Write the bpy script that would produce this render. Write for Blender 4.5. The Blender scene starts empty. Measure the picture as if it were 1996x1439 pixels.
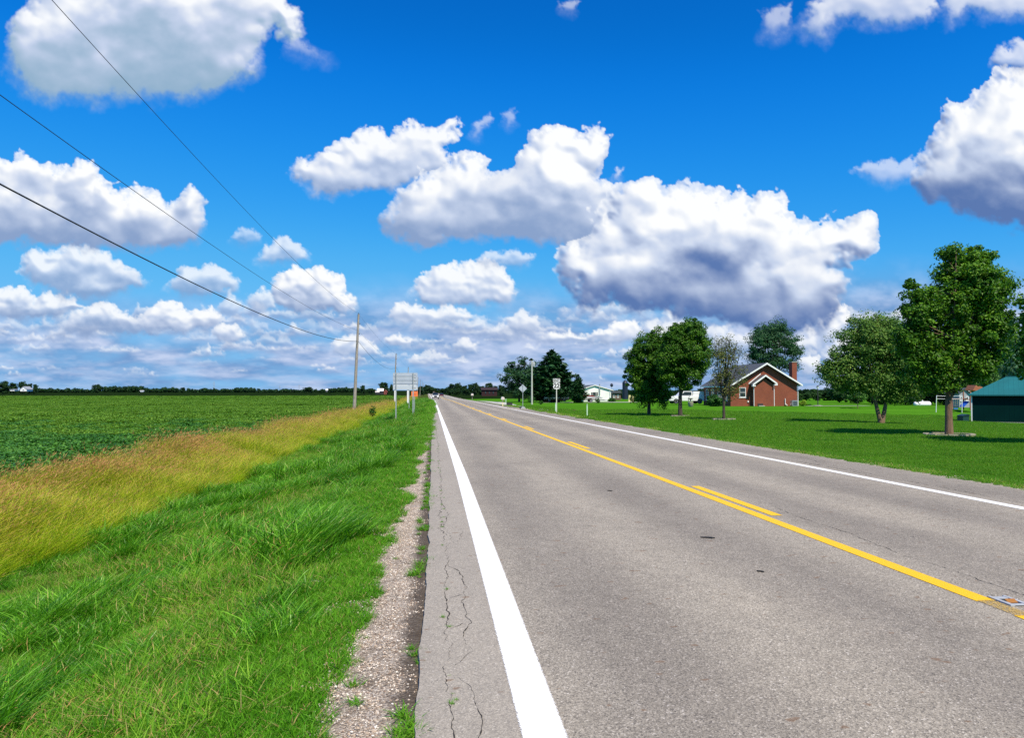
import bpy, bmesh, math, random
import numpy as np
from mathutils import Vector, Matrix, Euler
R = math.radians
scene = bpy.context.scene
C = scene.collection
# ============ CAMERA ============
F = 1480.0; CX, CY = 998.0, 719.5            # focal length and centre in the photo's pixels
EYE = Vector((0, 0, 1.6)); YAW = 5.73; PITCH = 1.606
cam = bpy.data.cameras.new('camera'); co = bpy.data.objects.new('camera', cam); C.objects.link(co)
cam.sensor_width = 36; cam.lens = F/1996*36; cam.clip_start = .05; cam.clip_end = 60000
co.location = EYE; co.rotation_euler = (R(90+PITCH), 0, R(-YAW)); scene.camera = co
ROT = Euler((R(90+PITCH), 0, R(-YAW))).to_matrix()
# ============ LIGHT ============
SUN_EL, SUN_AZ = 54.0, 158.0                 # azimuth clockwise from the road's direction: behind and to the right
w = bpy.data.worlds.new("World"); scene.world = w; w.use_nodes = True
nt = w.node_tree; nt.nodes.clear()
sky = nt.nodes.new('ShaderNodeTexSky'); sky.sky_type = 'NISHITA'; sky.sun_disc = False
sky.sun_elevation = R(SUN_EL); sky.sun_rotation = R(SUN_AZ); sky.air_density = 1.0; sky.dust_density = .35; sky.ozone_density = 2.2
hs = nt.nodes.new('ShaderNodeHueSaturation'); hs.inputs['Saturation'].default_value = 1.0; hs.inputs['Hue'].default_value = .5; hs.inputs['Value'].default_value = 1.0
bg = nt.nodes.new('ShaderNodeBackground'); bg.inputs[1].default_value = .105
wo = nt.nodes.new('ShaderNodeOutputWorld')
nt.links.new(sky.outputs[0], hs.inputs['Color']); 
# the camera's vivid blues: a tone curve per channel on the physical sky, kept at the physical brightness
v1 = nt.nodes.new('ShaderNodeVectorMath'); v1.operation = 'SCALE'; v1.inputs['Scale'].default_value = .105; nt.links.new(hs.outputs[0], v1.inputs[0])
cv = nt.nodes.new('ShaderNodeRGBCurve'); nt.links.new(v1.outputs[0], cv.inputs['Color'])
for ch, P_ in ((0, ((0, 0), (.11, .0012), (.15, .0045), (.23, .026), (.36, .085), (.56, .15), (.8, .19), (1, .22))), (1, ((0, 0), (.12, .06), (.195, .115), (.25, .175), (.36, .27), (.53, .38), (.75, .43), (1, .48))), (2, ((0, 0), (.2, .30), (.35, .47), (.43, .62), (.57, .71), (.75, .74), (1, .78)))):
    c_ = cv.mapping.curves[ch]
    while len(c_.points) < len(P_): c_.points.new(.5, .5)
    for q_, (x_, y_) in zip(c_.points, P_): q_.location = (x_, y_)
cv.mapping.update()
v2 = nt.nodes.new('ShaderNodeVectorMath'); v2.operation = 'SCALE'; v2.inputs['Scale'].default_value = 1/.105; nt.links.new(cv.outputs[0], v2.inputs[0]); nt.links.new(v2.outputs[0], bg.inputs[0]); nt.links.new(bg.outputs[0], wo.inputs[0])
sd = bpy.data.lights.new('sun', 'SUN'); sd.energy = 4.9; sd.angle = R(.5); sd.color = (1, .885, .69)
so = bpy.data.objects.new('sun', sd); C.objects.link(so)
SUNV = Vector((math.sin(R(SUN_AZ))*math.cos(R(SUN_EL)), math.cos(R(SUN_AZ))*math.cos(R(SUN_EL)), math.sin(R(SUN_EL))))
so.rotation_euler = SUNV.to_track_quat('Z', 'Y').to_euler()
vs = scene.view_settings; vs.view_transform = 'Standard'; vs.look = 'None'; vs.gamma = 1; vs.exposure = .3; vs.use_curve_mapping = False
cy = scene.cycles; cy.use_denoising = False; cy.max_bounces = 7; cy.diffuse_bounces = 3; cy.glossy_bounces = 2; cy.transmission_bounces = 4
cy.transparent_max_bounces = 12; cy.sample_clamp_indirect = 6
cy.use_adaptive_sampling = True; cy.adaptive_threshold = .008

# ============ HELPERS ============
def tag(o, label=None, cat=None, group=None, kind=None):
    if label: o['label'] = label
    if cat: o['category'] = cat
    if group: o['group'] = group
    if kind: o['kind'] = kind
    return o
def empty(name, loc, rz=0, **k):
    o = bpy.data.objects.new(name, None); C.objects.link(o); o.location = loc; o.rotation_euler.z = rz
    o.empty_display_size = .2; return tag(o, **k)
def add(name, me, parent=None, link=True, **k):
    o = bpy.data.objects.new(name, me)
    if link: C.objects.link(o)
    if parent: o.parent = parent
    return tag(o, **k)
def np_mesh(name, V, Fc, mats=(), mi=None, smooth=False, attrs=None):
    """V (n,3); Fc = list of int arrays (m,k), one per face size"""
    me = bpy.data.meshes.new(name); V = np.asarray(V, np.float32)
    if isinstance(Fc, np.ndarray): Fc = [Fc]
    Fc = [np.asarray(f, np.int32) for f in Fc if len(f)]
    loops = np.concatenate([f.ravel() for f in Fc]); sizes = np.concatenate([np.full(len(f), f.shape[1], np.int32) for f in Fc])
    me.vertices.add(len(V)); me.vertices.foreach_set('co', V.ravel())
    me.loops.add(len(loops)); me.loops.foreach_set('vertex_index', loops)
    me.polygons.add(len(sizes)); me.polygons.foreach_set('loop_start', np.concatenate([[0], np.cumsum(sizes)[:-1]]).astype(np.int32))
    me.polygons.foreach_set('loop_total', sizes)
    if mi is not None: me.polygons.foreach_set('material_index', np.asarray(mi, np.int32))
    me.polygons.foreach_set('use_smooth', np.full(len(sizes), smooth))
    for m in mats: me.materials.append(m)
    if attrs:
        for nme, (typ, dom, arr) in attrs.items():
            a = me.attributes.new(nme, typ, dom)
            key = {'FLOAT': 'value', 'INT': 'value', 'FLOAT_VECTOR': 'vector', 'FLOAT_COLOR': 'color'}[typ]
            a.data.foreach_set(key, np.asarray(arr, np.int32 if typ == 'INT' else np.float32).ravel())
    me.update(calc_edges=True); return me
def ss(a, b, x):
    t = np.clip((np.asarray(x, float)-a)/(b-a), 0, 1); return t*t*(3-2*t)
# --- terrain height ---
LX = [-9000, -60, -30, -11, -9.0, -7.6, -6.4, -5.3, -4.3, -3.2, -2.0, -1.0, -.5, -.10, 0, 9.6, 10.3, 11.5, 14, 18, 26, 9000]
LZ = [-.45, -.45, -.42, -.40, -.40, -.50, -.66, -.80, -.80, -.62, -.34, -.12, -.045, -.03, -.03, -.03, -.07, -.15, -.10, -.03, 0, 0]
def off(y):
    y = np.asarray(y, float); a = np.clip(y-15, 0, 150); return -.0042*a-.012*np.clip(y-165, 0, 500)
def gz(x, y):
    x = np.asarray(x, float); y = np.asarray(y, float)
    z = -.0047*np.clip(y, -40, 230)-.0004*np.clip(y-230, 0, 300)
    z = z+np.interp(x-off(y), LX, LZ)
    z = z-.035*np.clip(x-22, 0, 40)*(1-ss(68, 86, y))*ss(20, 34, y)
    return z
def ray(px, py):
    d = ROT @ Vector(((px-CX)/F, -(py-CY)/F, -1)); return d.normalized()
def spot(px, py, h=0):
    """the point of the ground (raised by h) seen at a pixel of the photo"""
    d = ray(px, py); t = 1.0; last = 0
    while t < 9000:
        p = EYE+d*t
        if p.z < float(gz(p.x, p.y))+h: break
        last = t; t *= 1.02
    a, b = last, t
    for _ in range(30):
        m = (a+b)/2; p = EYE+d*m
        if p.z < float(gz(p.x, p.y))+h: b = m
        else: a = m
    p = EYE+d*b; return Vector((p.x, p.y, float(gz(p.x, p.y))))
def at_y(px, Y):
    """ground point at pixel column px and distance Y down the road"""
    d = ray(px, 765); t = Y/d.y; x = d.x*t; return Vector((x, Y, float(gz(x, Y))))
def zof(P, py, px=None):
    """height of pixel row py above point P"""
    c = ROT.transposed() @ (Vector((P.x, P.y, 1.6))-EYE); d = ray(CX+F*c.x/-c.z, py)
    t = math.hypot(P.x, P.y)/math.hypot(d.x, d.y); return 1.6+d.z*t
def mpp(P):
    """metres per photo pixel at P"""
    c = ROT.transposed() @ (Vector((P.x, P.y, 1.6))-EYE); return -c.z/F
# ============ MATERIALS ============
def newmat(name):
    m = bpy.data.materials.new(name); m.use_nodes = True; t = m.node_tree; b = t.nodes['Principled BSDF']; return m, t, b
def N(t, typ, **kw):
    n = t.nodes.new(typ)
    for k, v in kw.items():
        if k in n.inputs: n.inputs[k].default_value = v
        else: setattr(n, k, v)
    return n
def ramp(t, fac, stops, interp='LINEAR'):
    r = t.nodes.new('ShaderNodeValToRGB'); r.color_ramp.interpolation = interp; e = r.color_ramp.elements
    while len(e) < len(stops): e.new(.5)
    for i, (p, c) in enumerate(stops):
        e[i].position = p; e[i].color = (*c, 1) if len(c) == 3 else c
    t.links.new(fac, r.inputs[0]); return r.outputs[0]
def mixc(t, fac, a, b, mode='MIX'):
    m = t.nodes.new('ShaderNodeMix'); m.data_type = 'RGBA'; m.blend_type = mode
    for s, v in ((m.inputs[0], fac), (m.inputs[6], a), (m.inputs[7], b)):
        if isinstance(v, (int, float)): s.default_value = v
        elif isinstance(v, tuple): s.default_value = (*v, 1)
        else: t.links.new(v, s)
    return m.outputs[2]
def mth(t, op, a, b=None, c=None):
    m = t.nodes.new('ShaderNodeMath'); m.operation = op
    for i, v in enumerate((a, b, c)):
        if v is None: continue
        if isinstance(v, (int, float)): m.inputs[i].default_value = v
        else: t.links.new(v, m.inputs[i])
    return m.outputs[0]
def noise(t, scale, detail=4, rough=.55, vec=None, dist=0, out=0):
    n = N(t, 'ShaderNodeTexNoise'); n.inputs['Scale'].default_value = scale; n.inputs['Detail'].default_value = detail
    n.inputs['Roughness'].default_value = rough; n.inputs['Distortion'].default_value = dist
    if vec is not None: t.links.new(vec, n.inputs['Vector'])
    return n.outputs[out]
def pos(t): return t.nodes.new('ShaderNodeNewGeometry').outputs['Position']
def objco(t): return t.nodes.new('ShaderNodeTexCoord').outputs['Object']
def vscale(t, v, s):
    m = t.nodes.new('ShaderNodeMapping'); m.inputs['Scale'].default_value = s; t.links.new(v, m.inputs['Vector']); return m.outputs[0]
def plain(name, col, rough=.6, var=.12, scale=6, metal=0, bump=0, spec=.4):
    m, t, b = newmat(name); v = objco(t)
    n = noise(t, scale, 6, .6, v)
    c = ramp(t, n, [(.25, tuple(x*(1-var) for x in col)), (.75, tuple(min(1, x*(1+var)) for x in col))])
    t.links.new(c, b.inputs['Base Color']); b.inputs['Roughness'].default_value = rough; b.inputs['Metallic'].default_value = metal
    b.inputs['Specular IOR Level'].default_value = spec
    if bump:
        bp = N(t, 'ShaderNodeBump', Strength=bump, Distance=.02); t.links.new(noise(t, scale*8, 5, .6, v), bp.inputs['Height']); t.links.new(bp.outputs[0], b.inputs['Normal'])
    return m
def leafmat(name, cols, trans=.35, rough=.5, nscale=.4, spec=.25, dry=None, dryamt=.0):
    """cols: three leaf colours picked leaf by leaf, plus patches over the plant"""
    m, t, b = newmat(name)
    g = t.nodes.new('ShaderNodeNewGeometry'); oi = t.nodes.new('ShaderNodeObjectInfo')
    n = noise(t, nscale, 3, .5, g.outputs['Position'])
    f = mth(t, 'ADD', mth(t, 'MULTIPLY', g.outputs['Random Per Island'], .6), mth(t, 'MULTIPLY', n, .9)); f = mth(t, 'SUBTRACT', f, .25)
    c = ramp(t, f, [(.12, cols[0]), (.5, cols[1]), (.9, cols[2])])
    if dry:
        k = mth(t, 'GREATER_THAN', mth(t, 'FRACT', mth(t, 'MULTIPLY', g.outputs['Random Per Island'], 7.31)), 1-dryamt)
        c = mixc(t, k, c, dry)
    t.links.new(c, b.inputs['Base Color']); b.inputs['Roughness'].default_value = rough; b.inputs['Specular IOR Level'].default_value = spec
    tr = t.nodes.new('ShaderNodeBsdfTranslucent'); tc = mixc(t, 1.0, c, (1.0, 1.0, .45), 'MULTIPLY'); t.links.new(tc, tr.inputs[0])
    mx = t.nodes.new('ShaderNodeMixShader'); mx.inputs[0].default_value = trans
    t.links.new(b.outputs[0], mx.inputs[1]); t.links.new(tr.outputs[0], mx.inputs[2]); t.links.new(mx.outputs[0], t.nodes['Material Output'].inputs[0])
    return m
# ---- CLOUD FIELD (numpy) : colour and opacity of the cloud cover as seen against the sky ----
def _vnoise(u, v, seed):
    rs = np.random.RandomState(seed); g = rs.rand(256, 256).astype(np.float32)
    iu = np.floor(u).astype(int); iv = np.floor(v).astype(int)
    fu = (u-iu).astype(np.float32); fv = (v-iv).astype(np.float32)
    fu = fu*fu*fu*(fu*(fu*6-15)+10); fv = fv*fv*fv*(fv*(fv*6-15)+10)
    a = g[iu & 255, iv & 255]; b = g[(iu+1) & 255, iv & 255]; c = g[iu & 255, (iv+1) & 255]; d = g[(iu+1) & 255, (iv+1) & 255]
    return (a*(1-fu)+b*fu)*(1-fv)+(c*(1-fu)+d*fu)*fv
def _fbm(u, v, seed, octs=5, gain=.5):
    s = 0; a = 1; t = 0
    for k in range(octs):
        s = s+a*_vnoise(u*2**k+k*17.3, v*2**k+k*9.1, seed+k); t += a; a *= gain
    return s/t*2-1
def _worley(u, v, seed):
    rs = np.random.RandomState(seed); jx = rs.rand(128, 128).astype(np.float32); jy = rs.rand(128, 128).astype(np.float32)
    iu = np.floor(u).astype(int); iv = np.floor(v).astype(int); best = np.full(u.shape, 9., np.float32)
    for dx in (-1, 0, 1):
        for dy in (-1, 0, 1):
            a = iu+dx; b = iv+dy
            d = (a+jx[a & 127, b & 127]-u)**2+(b+jy[a & 127, b & 127]-v)**2
            best = np.minimum(best, d)
    return np.clip(best, 0, 1)
def _sdf(X, Y, pts):
    P = np.array(pts, float); n = len(P); d = np.full(X.shape, 1e12); ins = np.zeros(X.shape, bool)
    for i in range(n):
        ax, ay = P[i]; bx, by = P[(i+1) % n]; ex, ey = bx-ax, by-ay
        t = np.clip(((X-ax)*ex+(Y-ay)*ey)/(ex*ex+ey*ey+1e-9), 0, 1)
        d = np.minimum(d, (X-ax-ex*t)**2+(Y-ay-ey*t)**2)
        if ay != by:
            c = ((ay > Y) != (by > Y)) & (X < (bx-ax)*(Y-ay)/(by-ay)+ax); ins ^= c
    d = np.sqrt(d); return np.where(ins, d, -d)
def _ss(a, b, x):
    t = np.clip((x-a)/(b-a), 0, 1); return t*t*(3-2*t)
def _blur(A, r):
    r = int(max(1, r)); k = np.ones(2*r+1)/(2*r+1)
    for _ in range(2):
        for ax in (0, 1):
            B = np.pad(A, [(r+1, r) if q == ax else (0, 0) for q in (0, 1)], mode='edge'); C = np.cumsum(B, axis=ax)
            n = A.shape[ax]
            A = (np.take(C, range(2*r+1, 2*r+1+n), ax)-np.take(C, range(0, n), ax))/(2*r+1)
    return A
def _shift(A, dy, dx):
    """A sampled at (row+dy, col+dx), edge clamped, bilinear"""
    h, w = A.shape; iy = int(math.floor(dy)); ix = int(math.floor(dx)); fy = dy-iy; fx = dx-ix
    def g(a, b): return A[np.clip(np.arange(h)+a, 0, h-1)][:, np.clip(np.arange(w)+b, 0, w-1)]
    return (g(iy, ix)*(1-fx)+g(iy, ix+1)*fx)*(1-fy)+(g(iy+1, ix)*(1-fx)+g(iy+1, ix+1)*fx)*fy
# each cloud: outline, puff scale, edge softness, opacity, shade strength, shade colour
WHITE = (.97, .985, 1.0); GREY = (.25, .36, .59); BLUEGREY = (.30, .45, .60); SLATE = (.105, .19, .43)
CLOUDS = [
 # low far ones first
 ([(415,645),(440,628),(465,635),(485,660),(450,672),(420,665)], 9, 4, .9, .8, GREY),
 ([(640,668),(680,655),(720,660),(745,690),(700,700),(650,690)], 10, 5, .85, .8, GREY),
 ([(750,660),(775,652),(800,665),(790,678),(760,676)], 8, 4, .9, .7, GREY),
 ([(800,690),(850,682),(880,700),(850,715),(800,708)], 8, 5, .6, .7, GREY),
 ([(880,670),(900,655),(930,668),(935,690),(900,695),(880,688)], 9, 5, .8, .8, GREY),
 ([(985,620),(1015,605),(1050,615),(1060,640),(1020,652),(985,645)], 12, 6, .8, .8, GREY),
 ([(1055,660),(1080,648),(1110,645),(1140,655),(1170,645),(1200,630),(1225,626),(1240,628),(1255,650),(1230,668),(1120,670),(1070,672)], 11, 4, 1, .7, GREY),
 ([(1250,640),(1300,610),(1360,630),(1420,640),(1480,650),(1540,655),(1590,640),(1600,680),(1400,700),(1260,690)], 22, 10, .8, 1, GREY),
 ([(1590,640),(1600,600),(1625,580),(1650,592),(1655,625),(1640,660),(1600,672)], 13, 4, 1, .6, GREY),
 ([(1555,700),(1580,685),(1600,700),(1600,730),(1560,735)], 9, 4, .9, .6, GREY),
 ([(1600,690),(1660,640),(1720,650),(1740,690),(1700,720),(1620,725)], 14, 6, .8, .8, GREY),
 ([(90,648),(130,615),(160,600),(200,585),(240,605),(275,615),(300,640),(250,655),(100,655)], 15, 5, .9, 1.3, GREY),
 ([(275,620),(290,598),(310,585),(345,588),(360,605),(410,600),(432,615),(425,640),(340,650),(280,655)], 12, 4, .95, .8, GREY),
 ([(-80,560),(-20,565),(20,555),(45,560),(65,580),(110,570),(150,578),(165,605),(120,622),(20,624),(-80,628)], 14, 5, .9, 1.4, GREY),
 ([(480,595),(492,570),(515,560),(535,575),(540,600),(515,612),(490,612)], 10, 6, .75, .9, GREY),
 ([(322,562),(345,530),(385,518),(430,520),(472,548),(455,570),(410,585),(350,580)], 16, 7, .75, 1.4, GREY),
 ([(38,530),(50,498),(80,483),(110,490),(150,480),(210,488),(250,518),(285,550),(250,574),(190,590),(120,575),(70,562)], 20, 7, .85, 1.5, GREY),
 ([(450,465),(462,448),(492,446),(512,462),(490,478),(462,476)], 9, 7, .45, 1, GREY),
 ([(498,505),(520,478),(548,460),(575,472),(598,488),(600,505),(555,513),(512,517)], 10, 6, .7, .8, GREY),
 ([(525,562),(538,538),(572,520),(598,528),(625,520),(642,535),(664,538),(674,568),(693,582),(693,604),(630,615),(570,610),(535,594)], 13, 4, 1, .8, GREY),
 ([(760,612),(775,595),(808,588),(830,600),(880,600),(925,612),(930,625),(850,637),(790,636),(765,628)], 12, 5, .9, .7, GREY),
 ([(803,570),(812,540),(840,520),(880,512),(915,515),(945,505),(985,520),(995,548),(1012,572),(1000,592),(930,600),(860,600),(820,592)], 15, 5, .95, .7, GREY),
 ([(925,510),(945,492),(980,490),(1010,488),(1042,498),(1030,515),(985,525),(950,525)], 10, 7, .6, .8, GREY),
 # middle
 ([(-90,320),(-20,312),(0,305),(30,308),(65,305),(88,328),(110,325),(130,315),(155,308),(180,320),(205,345),(225,358),(215,368),(245,385),(275,372),(300,380),(325,392),(355,370),(388,375),(402,400),(412,440),(395,468),(345,485),(280,492),(200,490),(120,480),(60,474),(0,478),(-90,480)], 26, 5, 1, 1.45, GREY),
 ([(566,325),(585,305),(610,300),(650,288),(670,268),(705,256),(745,250),(765,262),(782,246),(815,240),(835,252),(862,242),(882,225),(889,236),(886,262),(872,290),(876,318),(850,345),(790,360),(720,370),(680,385),(645,390),(605,368),(578,348)], 20, 5, .97, .75, GREY),
 ([(736,430),(758,400),(772,368),(800,352),(835,345),(870,322),(905,300),(930,298),(955,325),(990,315),(1005,292),(1035,272),(1060,249),(1088,247),(1112,260),(1138,268),(1148,250),(1165,248),(1176,268),(1178,300),(1168,335),(1200,362),(1225,420),(1200,470),(1150,485),(1060,478),(980,472),(890,474),(820,482),(775,470),(745,455)], 27, 4, 1, 1.25, GREY),
 ([(1086,515),(1092,490),(1108,475),(1135,470),(1150,420),(1190,378),(1215,352),(1250,338),(1285,345),(1312,352),(1335,342),(1362,350),(1385,362),(1398,380),(1425,376),(1440,378),(1452,392),(1480,380),(1515,380),(1532,400),(1560,415),(1600,413),(1632,424),(1648,424),(1668,414),(1695,424),(1714,446),(1702,476),(1668,496),(1648,520),(1622,530),(1645,548),(1648,580),(1622,600),(1625,630),(1590,650),(1540,655),(1470,645),(1390,625),(1320,612),(1240,604),(1165,600),(1122,578),(1110,545),(1092,535)], 34, 4, 1, 1.5, SLATE),
 ([(1784,335),(1798,300),(1822,268),(1845,232),(1862,192),(1885,186),(1915,165),(1955,138),(1990,126),(2100,90),(2240,150),(2300,300),(2240,430),(2100,470),(1990,450),(1930,444),(1880,430),(1830,412),(1800,385),(1786,362)], 34, 4, 1, 1.5, SLATE),
 ([(1666,328),(1690,318),(1712,318),(1730,308),(1752,322),(1778,300),(1792,335),(1760,352),(1730,360),(1700,350)], 11, 8, .5, .6, GREY),
 # high
 ([(5,75),(22,38),(52,12),(70,-60),(200,-130),(460,-110),(545,-20),(578,18),(582,55),(566,85),(548,72),(532,50),(518,70),(520,108),(512,132),(488,152),(440,165),(430,185),(350,192),(260,190),(170,204),(90,206),(48,182),(28,140),(8,108)], 30, 9, .97, 1.7, BLUEGREY),
 ([(570,60),(600,90),(640,118),(590,110),(560,90)], 12, 14, .35, .3, GREY),
 ([(1490,20),(1540,5),(1535,50),(1515,75),(1492,70)], 12, 14, .45, .3, GREY),
 ([(1560,55),(1580,12),(1620,-40),(1822,-60),(1825,10),(1800,38),(1720,52),(1660,28),(1630,35),(1605,70),(1575,72)], 18, 12, .75, .5, BLUEGREY),
 ([(1838,-40),(2150,-60),(2150,50),(1990,30),(1930,30),(1880,18),(1850,48)], 16, 12, .8, .4, BLUEGREY),
 ([(1930,120),(1955,92),(1990,80),(2150,60),(2150,170),(1990,140),(1945,135)], 16, 9, .7, 1, SLATE),
 ([(918,262),(920,243),(942,226),(957,218),(962,235),(940,248),(930,272)], 8, 8, .42, .3, GREY),
 ([(978,222),(1005,210),(1002,240),(988,252)], 8, 8, .35, .3, GREY),
 ([(1192,350),(1200,328),(1214,326),(1206,352)], 6, 6, .5, .3, GREY),
 ([(1090,8),(1110,0),(1130,0),(1115,26),(1098,22)], 8, 9, .4, .3, GREY),
 # outside the picture, seen from beside it
 ([(-700,250),(-560,180),(-420,150),(-300,200),(-200,230),(-180,300),(-300,340),(-600,340)], 32, 5, 1, 1, GREY),
 ([(-600,560),(-480,520),(-350,500),(-200,540),(-150,600),(-350,620),(-580,620)], 22, 6, .9, 1, GREY),
 ([(2150,560),(2300,500),(2480,520),(2650,560),(2620,620),(2400,640),(2180,620)], 26, 6, .9, 1, GREY),
]
def cloud_field(xs, ys):
    """xs, ys: angular raster axes (picture-plane units). Returns RGB and alpha arrays."""
    X, Y = np.meshgrid(xs, ys); H, W = X.shape
    rgb = np.zeros((H, W, 3)); al = np.zeros((H, W))
    step = xs[1]-xs[0]
    def over(sl, c, a):
        nonlocal rgb, al
        A = al[sl]; C = rgb[sl]; na = a+A*(1-a)
        rgb[sl] = (c*a[..., None]+C*(A*(1-a))[..., None])/np.maximum(na, 1e-5)[..., None]; al[sl] = na
    # pale layered cloud bank low over the horizon
    lowk = _ss(525, 655, Y-35*_fbm(X/230, Y/90, 66, 3, .5)+np.clip((X-900)/9, -50, 60)*.6)
    n = _fbm(X/150+3, (Y-770)/18*(1+(770-Y)/200)**-1, 50, 6, .55)
    n2 = _fbm(X/60+9, (Y-770)/9*(1+(770-Y)/200)**-1, 80, 5, .55)
    a = lowk*np.clip(.80+.95*n, 0, .97); a *= _ss(790, 745, Y)*.65+.35
    t = np.clip(.40+1.0*n2+.5*n, 0, 1)[..., None]
    over(np.s_[:, :], (1-t)*np.array((.17, .33, .62))+t*np.array((.55, .64, .86)), a)
    # small flat-based cumulus rows, smaller towards the horizon
    rs = np.random.RandomState(4); small = []
    for q in range(330):
        f = rs.rand()**.8; yb = 745-f*125; x0 = -900+rs.rand()*3800
        w = (22+95*f)*(.5+1.1*rs.rand()); h = (5+30*f)*(.4+.9*rs.rand()); m = 7
        if 1240 < x0 < 1640 and yb < 690: continue
        top = [(x0-w/2+w*k/m, yb-h*(.35+.65*math.sin(math.pi*(k+.5)/(m+1)))*(.5+.9*rs.rand())) for k in range(m+1)]
        small.append((yb, (top+[(x0+w/2, yb), (x0-w/2, yb)], 3+h*.35, 2+h*.12, .18+.50*rs.rand(), 1.3, (.27, .38, .62))))
    small.sort(key=lambda s: -s[0])
    for pts, sc, soft, opac, shade, dark in [s[1] for s in small]+CLOUDS:
        P = np.array(pts, float); m = sc*2+soft*2+20
        c0 = np.searchsorted(xs, P[:, 0].min()-m); c1 = np.searchsorted(xs, P[:, 0].max()+m)
        r0 = np.searchsorted(ys, P[:, 1].min()-m); r1 = np.searchsorted(ys, P[:, 1].max()+m)
        if c1-c0 < 4 or r1-r0 < 4: continue
        sl = np.s_[r0:r1, c0:c1]; x = X[sl]; y = Y[sl]; seed = int(abs(P[0, 0]*7+P[0, 1]*3)) % 900
        hh = P[:, 1].max()-P[:, 1].min(); y0 = P[:, 1].min()
        rel = np.clip((y-y0)/hh, 0, 1)
        wx = _fbm(x/sc/1.6, y/sc/1.6, seed, 5, .52); wy = _fbm(x/sc/1.6+40, y/sc/1.6+11, seed+9, 5, .52)
        s = _sdf(x+wx*sc*.95, y+wy*sc*.95, pts)
        b1 = 1-_worley((x+wx*sc*.5)/sc, (y+wy*sc*.5)/sc, seed+1)
        b2 = 1-_worley((x+wx*sc*.5)/sc*2.1+5, (y+wy*sc*.5)/sc*2.1, seed+2)
        b3 = 1-_worley((x+wx*sc*.3)/sc*4.5+5, (y+wy*sc*.3)/sc*4.5, seed+3)
        fine = _fbm(x/sc*3, y/sc*3, seed+5, 5, .6)
        fade = 1-.75*_ss(.45, 1., rel)                      # cauliflower tops, smooth bases
        s2 = s+sc*(.42*(b1-.6)+.22*(b2-.6)+.10*(b3-.6))*fade+fine*sc*.15+(_fbm(x/9, y/9, seed+77, 4, .62)*3.2)*(.4+.6*fade)
        e = soft*.72*(1+3.6*_ss(.35, 1, rel))
        dens = np.clip((s2+e*.6)/(e*1.6), 0, 1); a = dens*dens*(3-2*dens)*opac
        a *= np.clip(.70+.5*_ss(0, sc*1.0, s2)+.25*fine, 0, 1)
        R = max(hh*.5, sc)
        q2 = sc*2.6
        big = _fbm(x/q2+3, y/q2*1.25, seed+21, 2, .5); B0 = 1-_worley((x+wx*sc*1.2)/q2, (y+wy*sc*1.2)/q2*1.2, seed+22)
        hgt = R*np.sqrt(np.clip(1-(1-np.clip(s/R, 0, 1))**2, 0, 1))
        Hf = hgt*.55+sc*(1.35*B0+1.1*big+.34*b1+.11*b2+.04*b3+.07*fine)*(.12+.88*fade)*(.45 if soft >= 8 else 1)*_ss(-sc*.3, sc*.9, s)
        Hs = _blur(Hf, max(1, sc*.26/step)); Hf = _blur(Hf, max(1, 2.2/step))
        nearedge = np.clip(.18+.8*_ss(sc*1.3, 0, s)*fade, 0, 1); Hf = Hs+(Hf-Hs)*nearedge
        gy, gx = np.gradient(Hf, step)
        nrm = 1/np.sqrt(gx*gx+gy*gy+1); L = np.array((.38, .66, .65)); L /= np.linalg.norm(L)
        lam = (-gx*L[0]+gy*L[1]+L[2])*nrm
        occ = np.zeros_like(Hf)
        for q in range(9):
            d = sc*.2*1.5**q
            if d > hh*1.0: break
            o = _shift(Hf, -d*L[1]/step, d*L[0]/step)
            occ = np.maximum(occ, np.clip((o-Hf-d*L[2]*.7)/(d*.8+sc*.4), 0, 1)*(1-.07*q))
        occ = _blur(occ, max(1, sc*.06/step))
        depth = np.zeros_like(Hf); dd = hh/9
        for q in range(1, 9):
            depth += np.clip(_shift(Hf, -q*dd*.92/step, q*dd*.38/step)/R, 0, 1)
        depth = _blur(depth*dd/hh, max(1, sc*.5/step))
        soft2 = _fbm(x/sc/2.2+7, y/sc/1.5, seed+31, 4, .5)
        thick = _ss(-sc*.2, R*.95, s2); bump_ = _fbm(x/sc/3.1+17, y/sc/2.0, seed+51, 3, .5)
        base = _ss(-.20, .70, depth*.55+.30*soft2+.34*bump_+.22*big+.62*(rel-.36))*np.maximum(.42+.58*thick, .95*_ss(.42, .88, rel))
        light = np.clip(.46+.60*lam, 0, 1.15)*(1-.33*occ)*(1-.12*_ss(0, .5, -big))
        wisp = _fbm(x/sc*1.1+3, y/sc*1.5, seed+41, 6, .58); lightness = np.clip(light*(1-.90*base*min(shade, 1.))+.05*(1-rel)+.06*soft2+.11*wisp*(.3+.5*base), 0, 1.2)
        tcol = np.clip((lightness-.07)/.80, 0, 1)**(.80+.5*(shade-.8))
        tt = tcol[..., None]; mid = np.array((.57, .655, .83)); D = np.array(dark)
        c = np.where(tt < .5, D+(mid-D)*(tt*2), mid+(np.array(WHITE)-mid)*((tt-.5)*2))
        edge = _ss(sc*.30, -sc*.1, s2)[..., None]*.30*(1-np.clip(rel*1.3, 0, 1)[..., None])
        c = c*(1-edge)+np.array((.86, .92, 1.))*edge
        over(sl, c, a)
    return rgb, al
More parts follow.
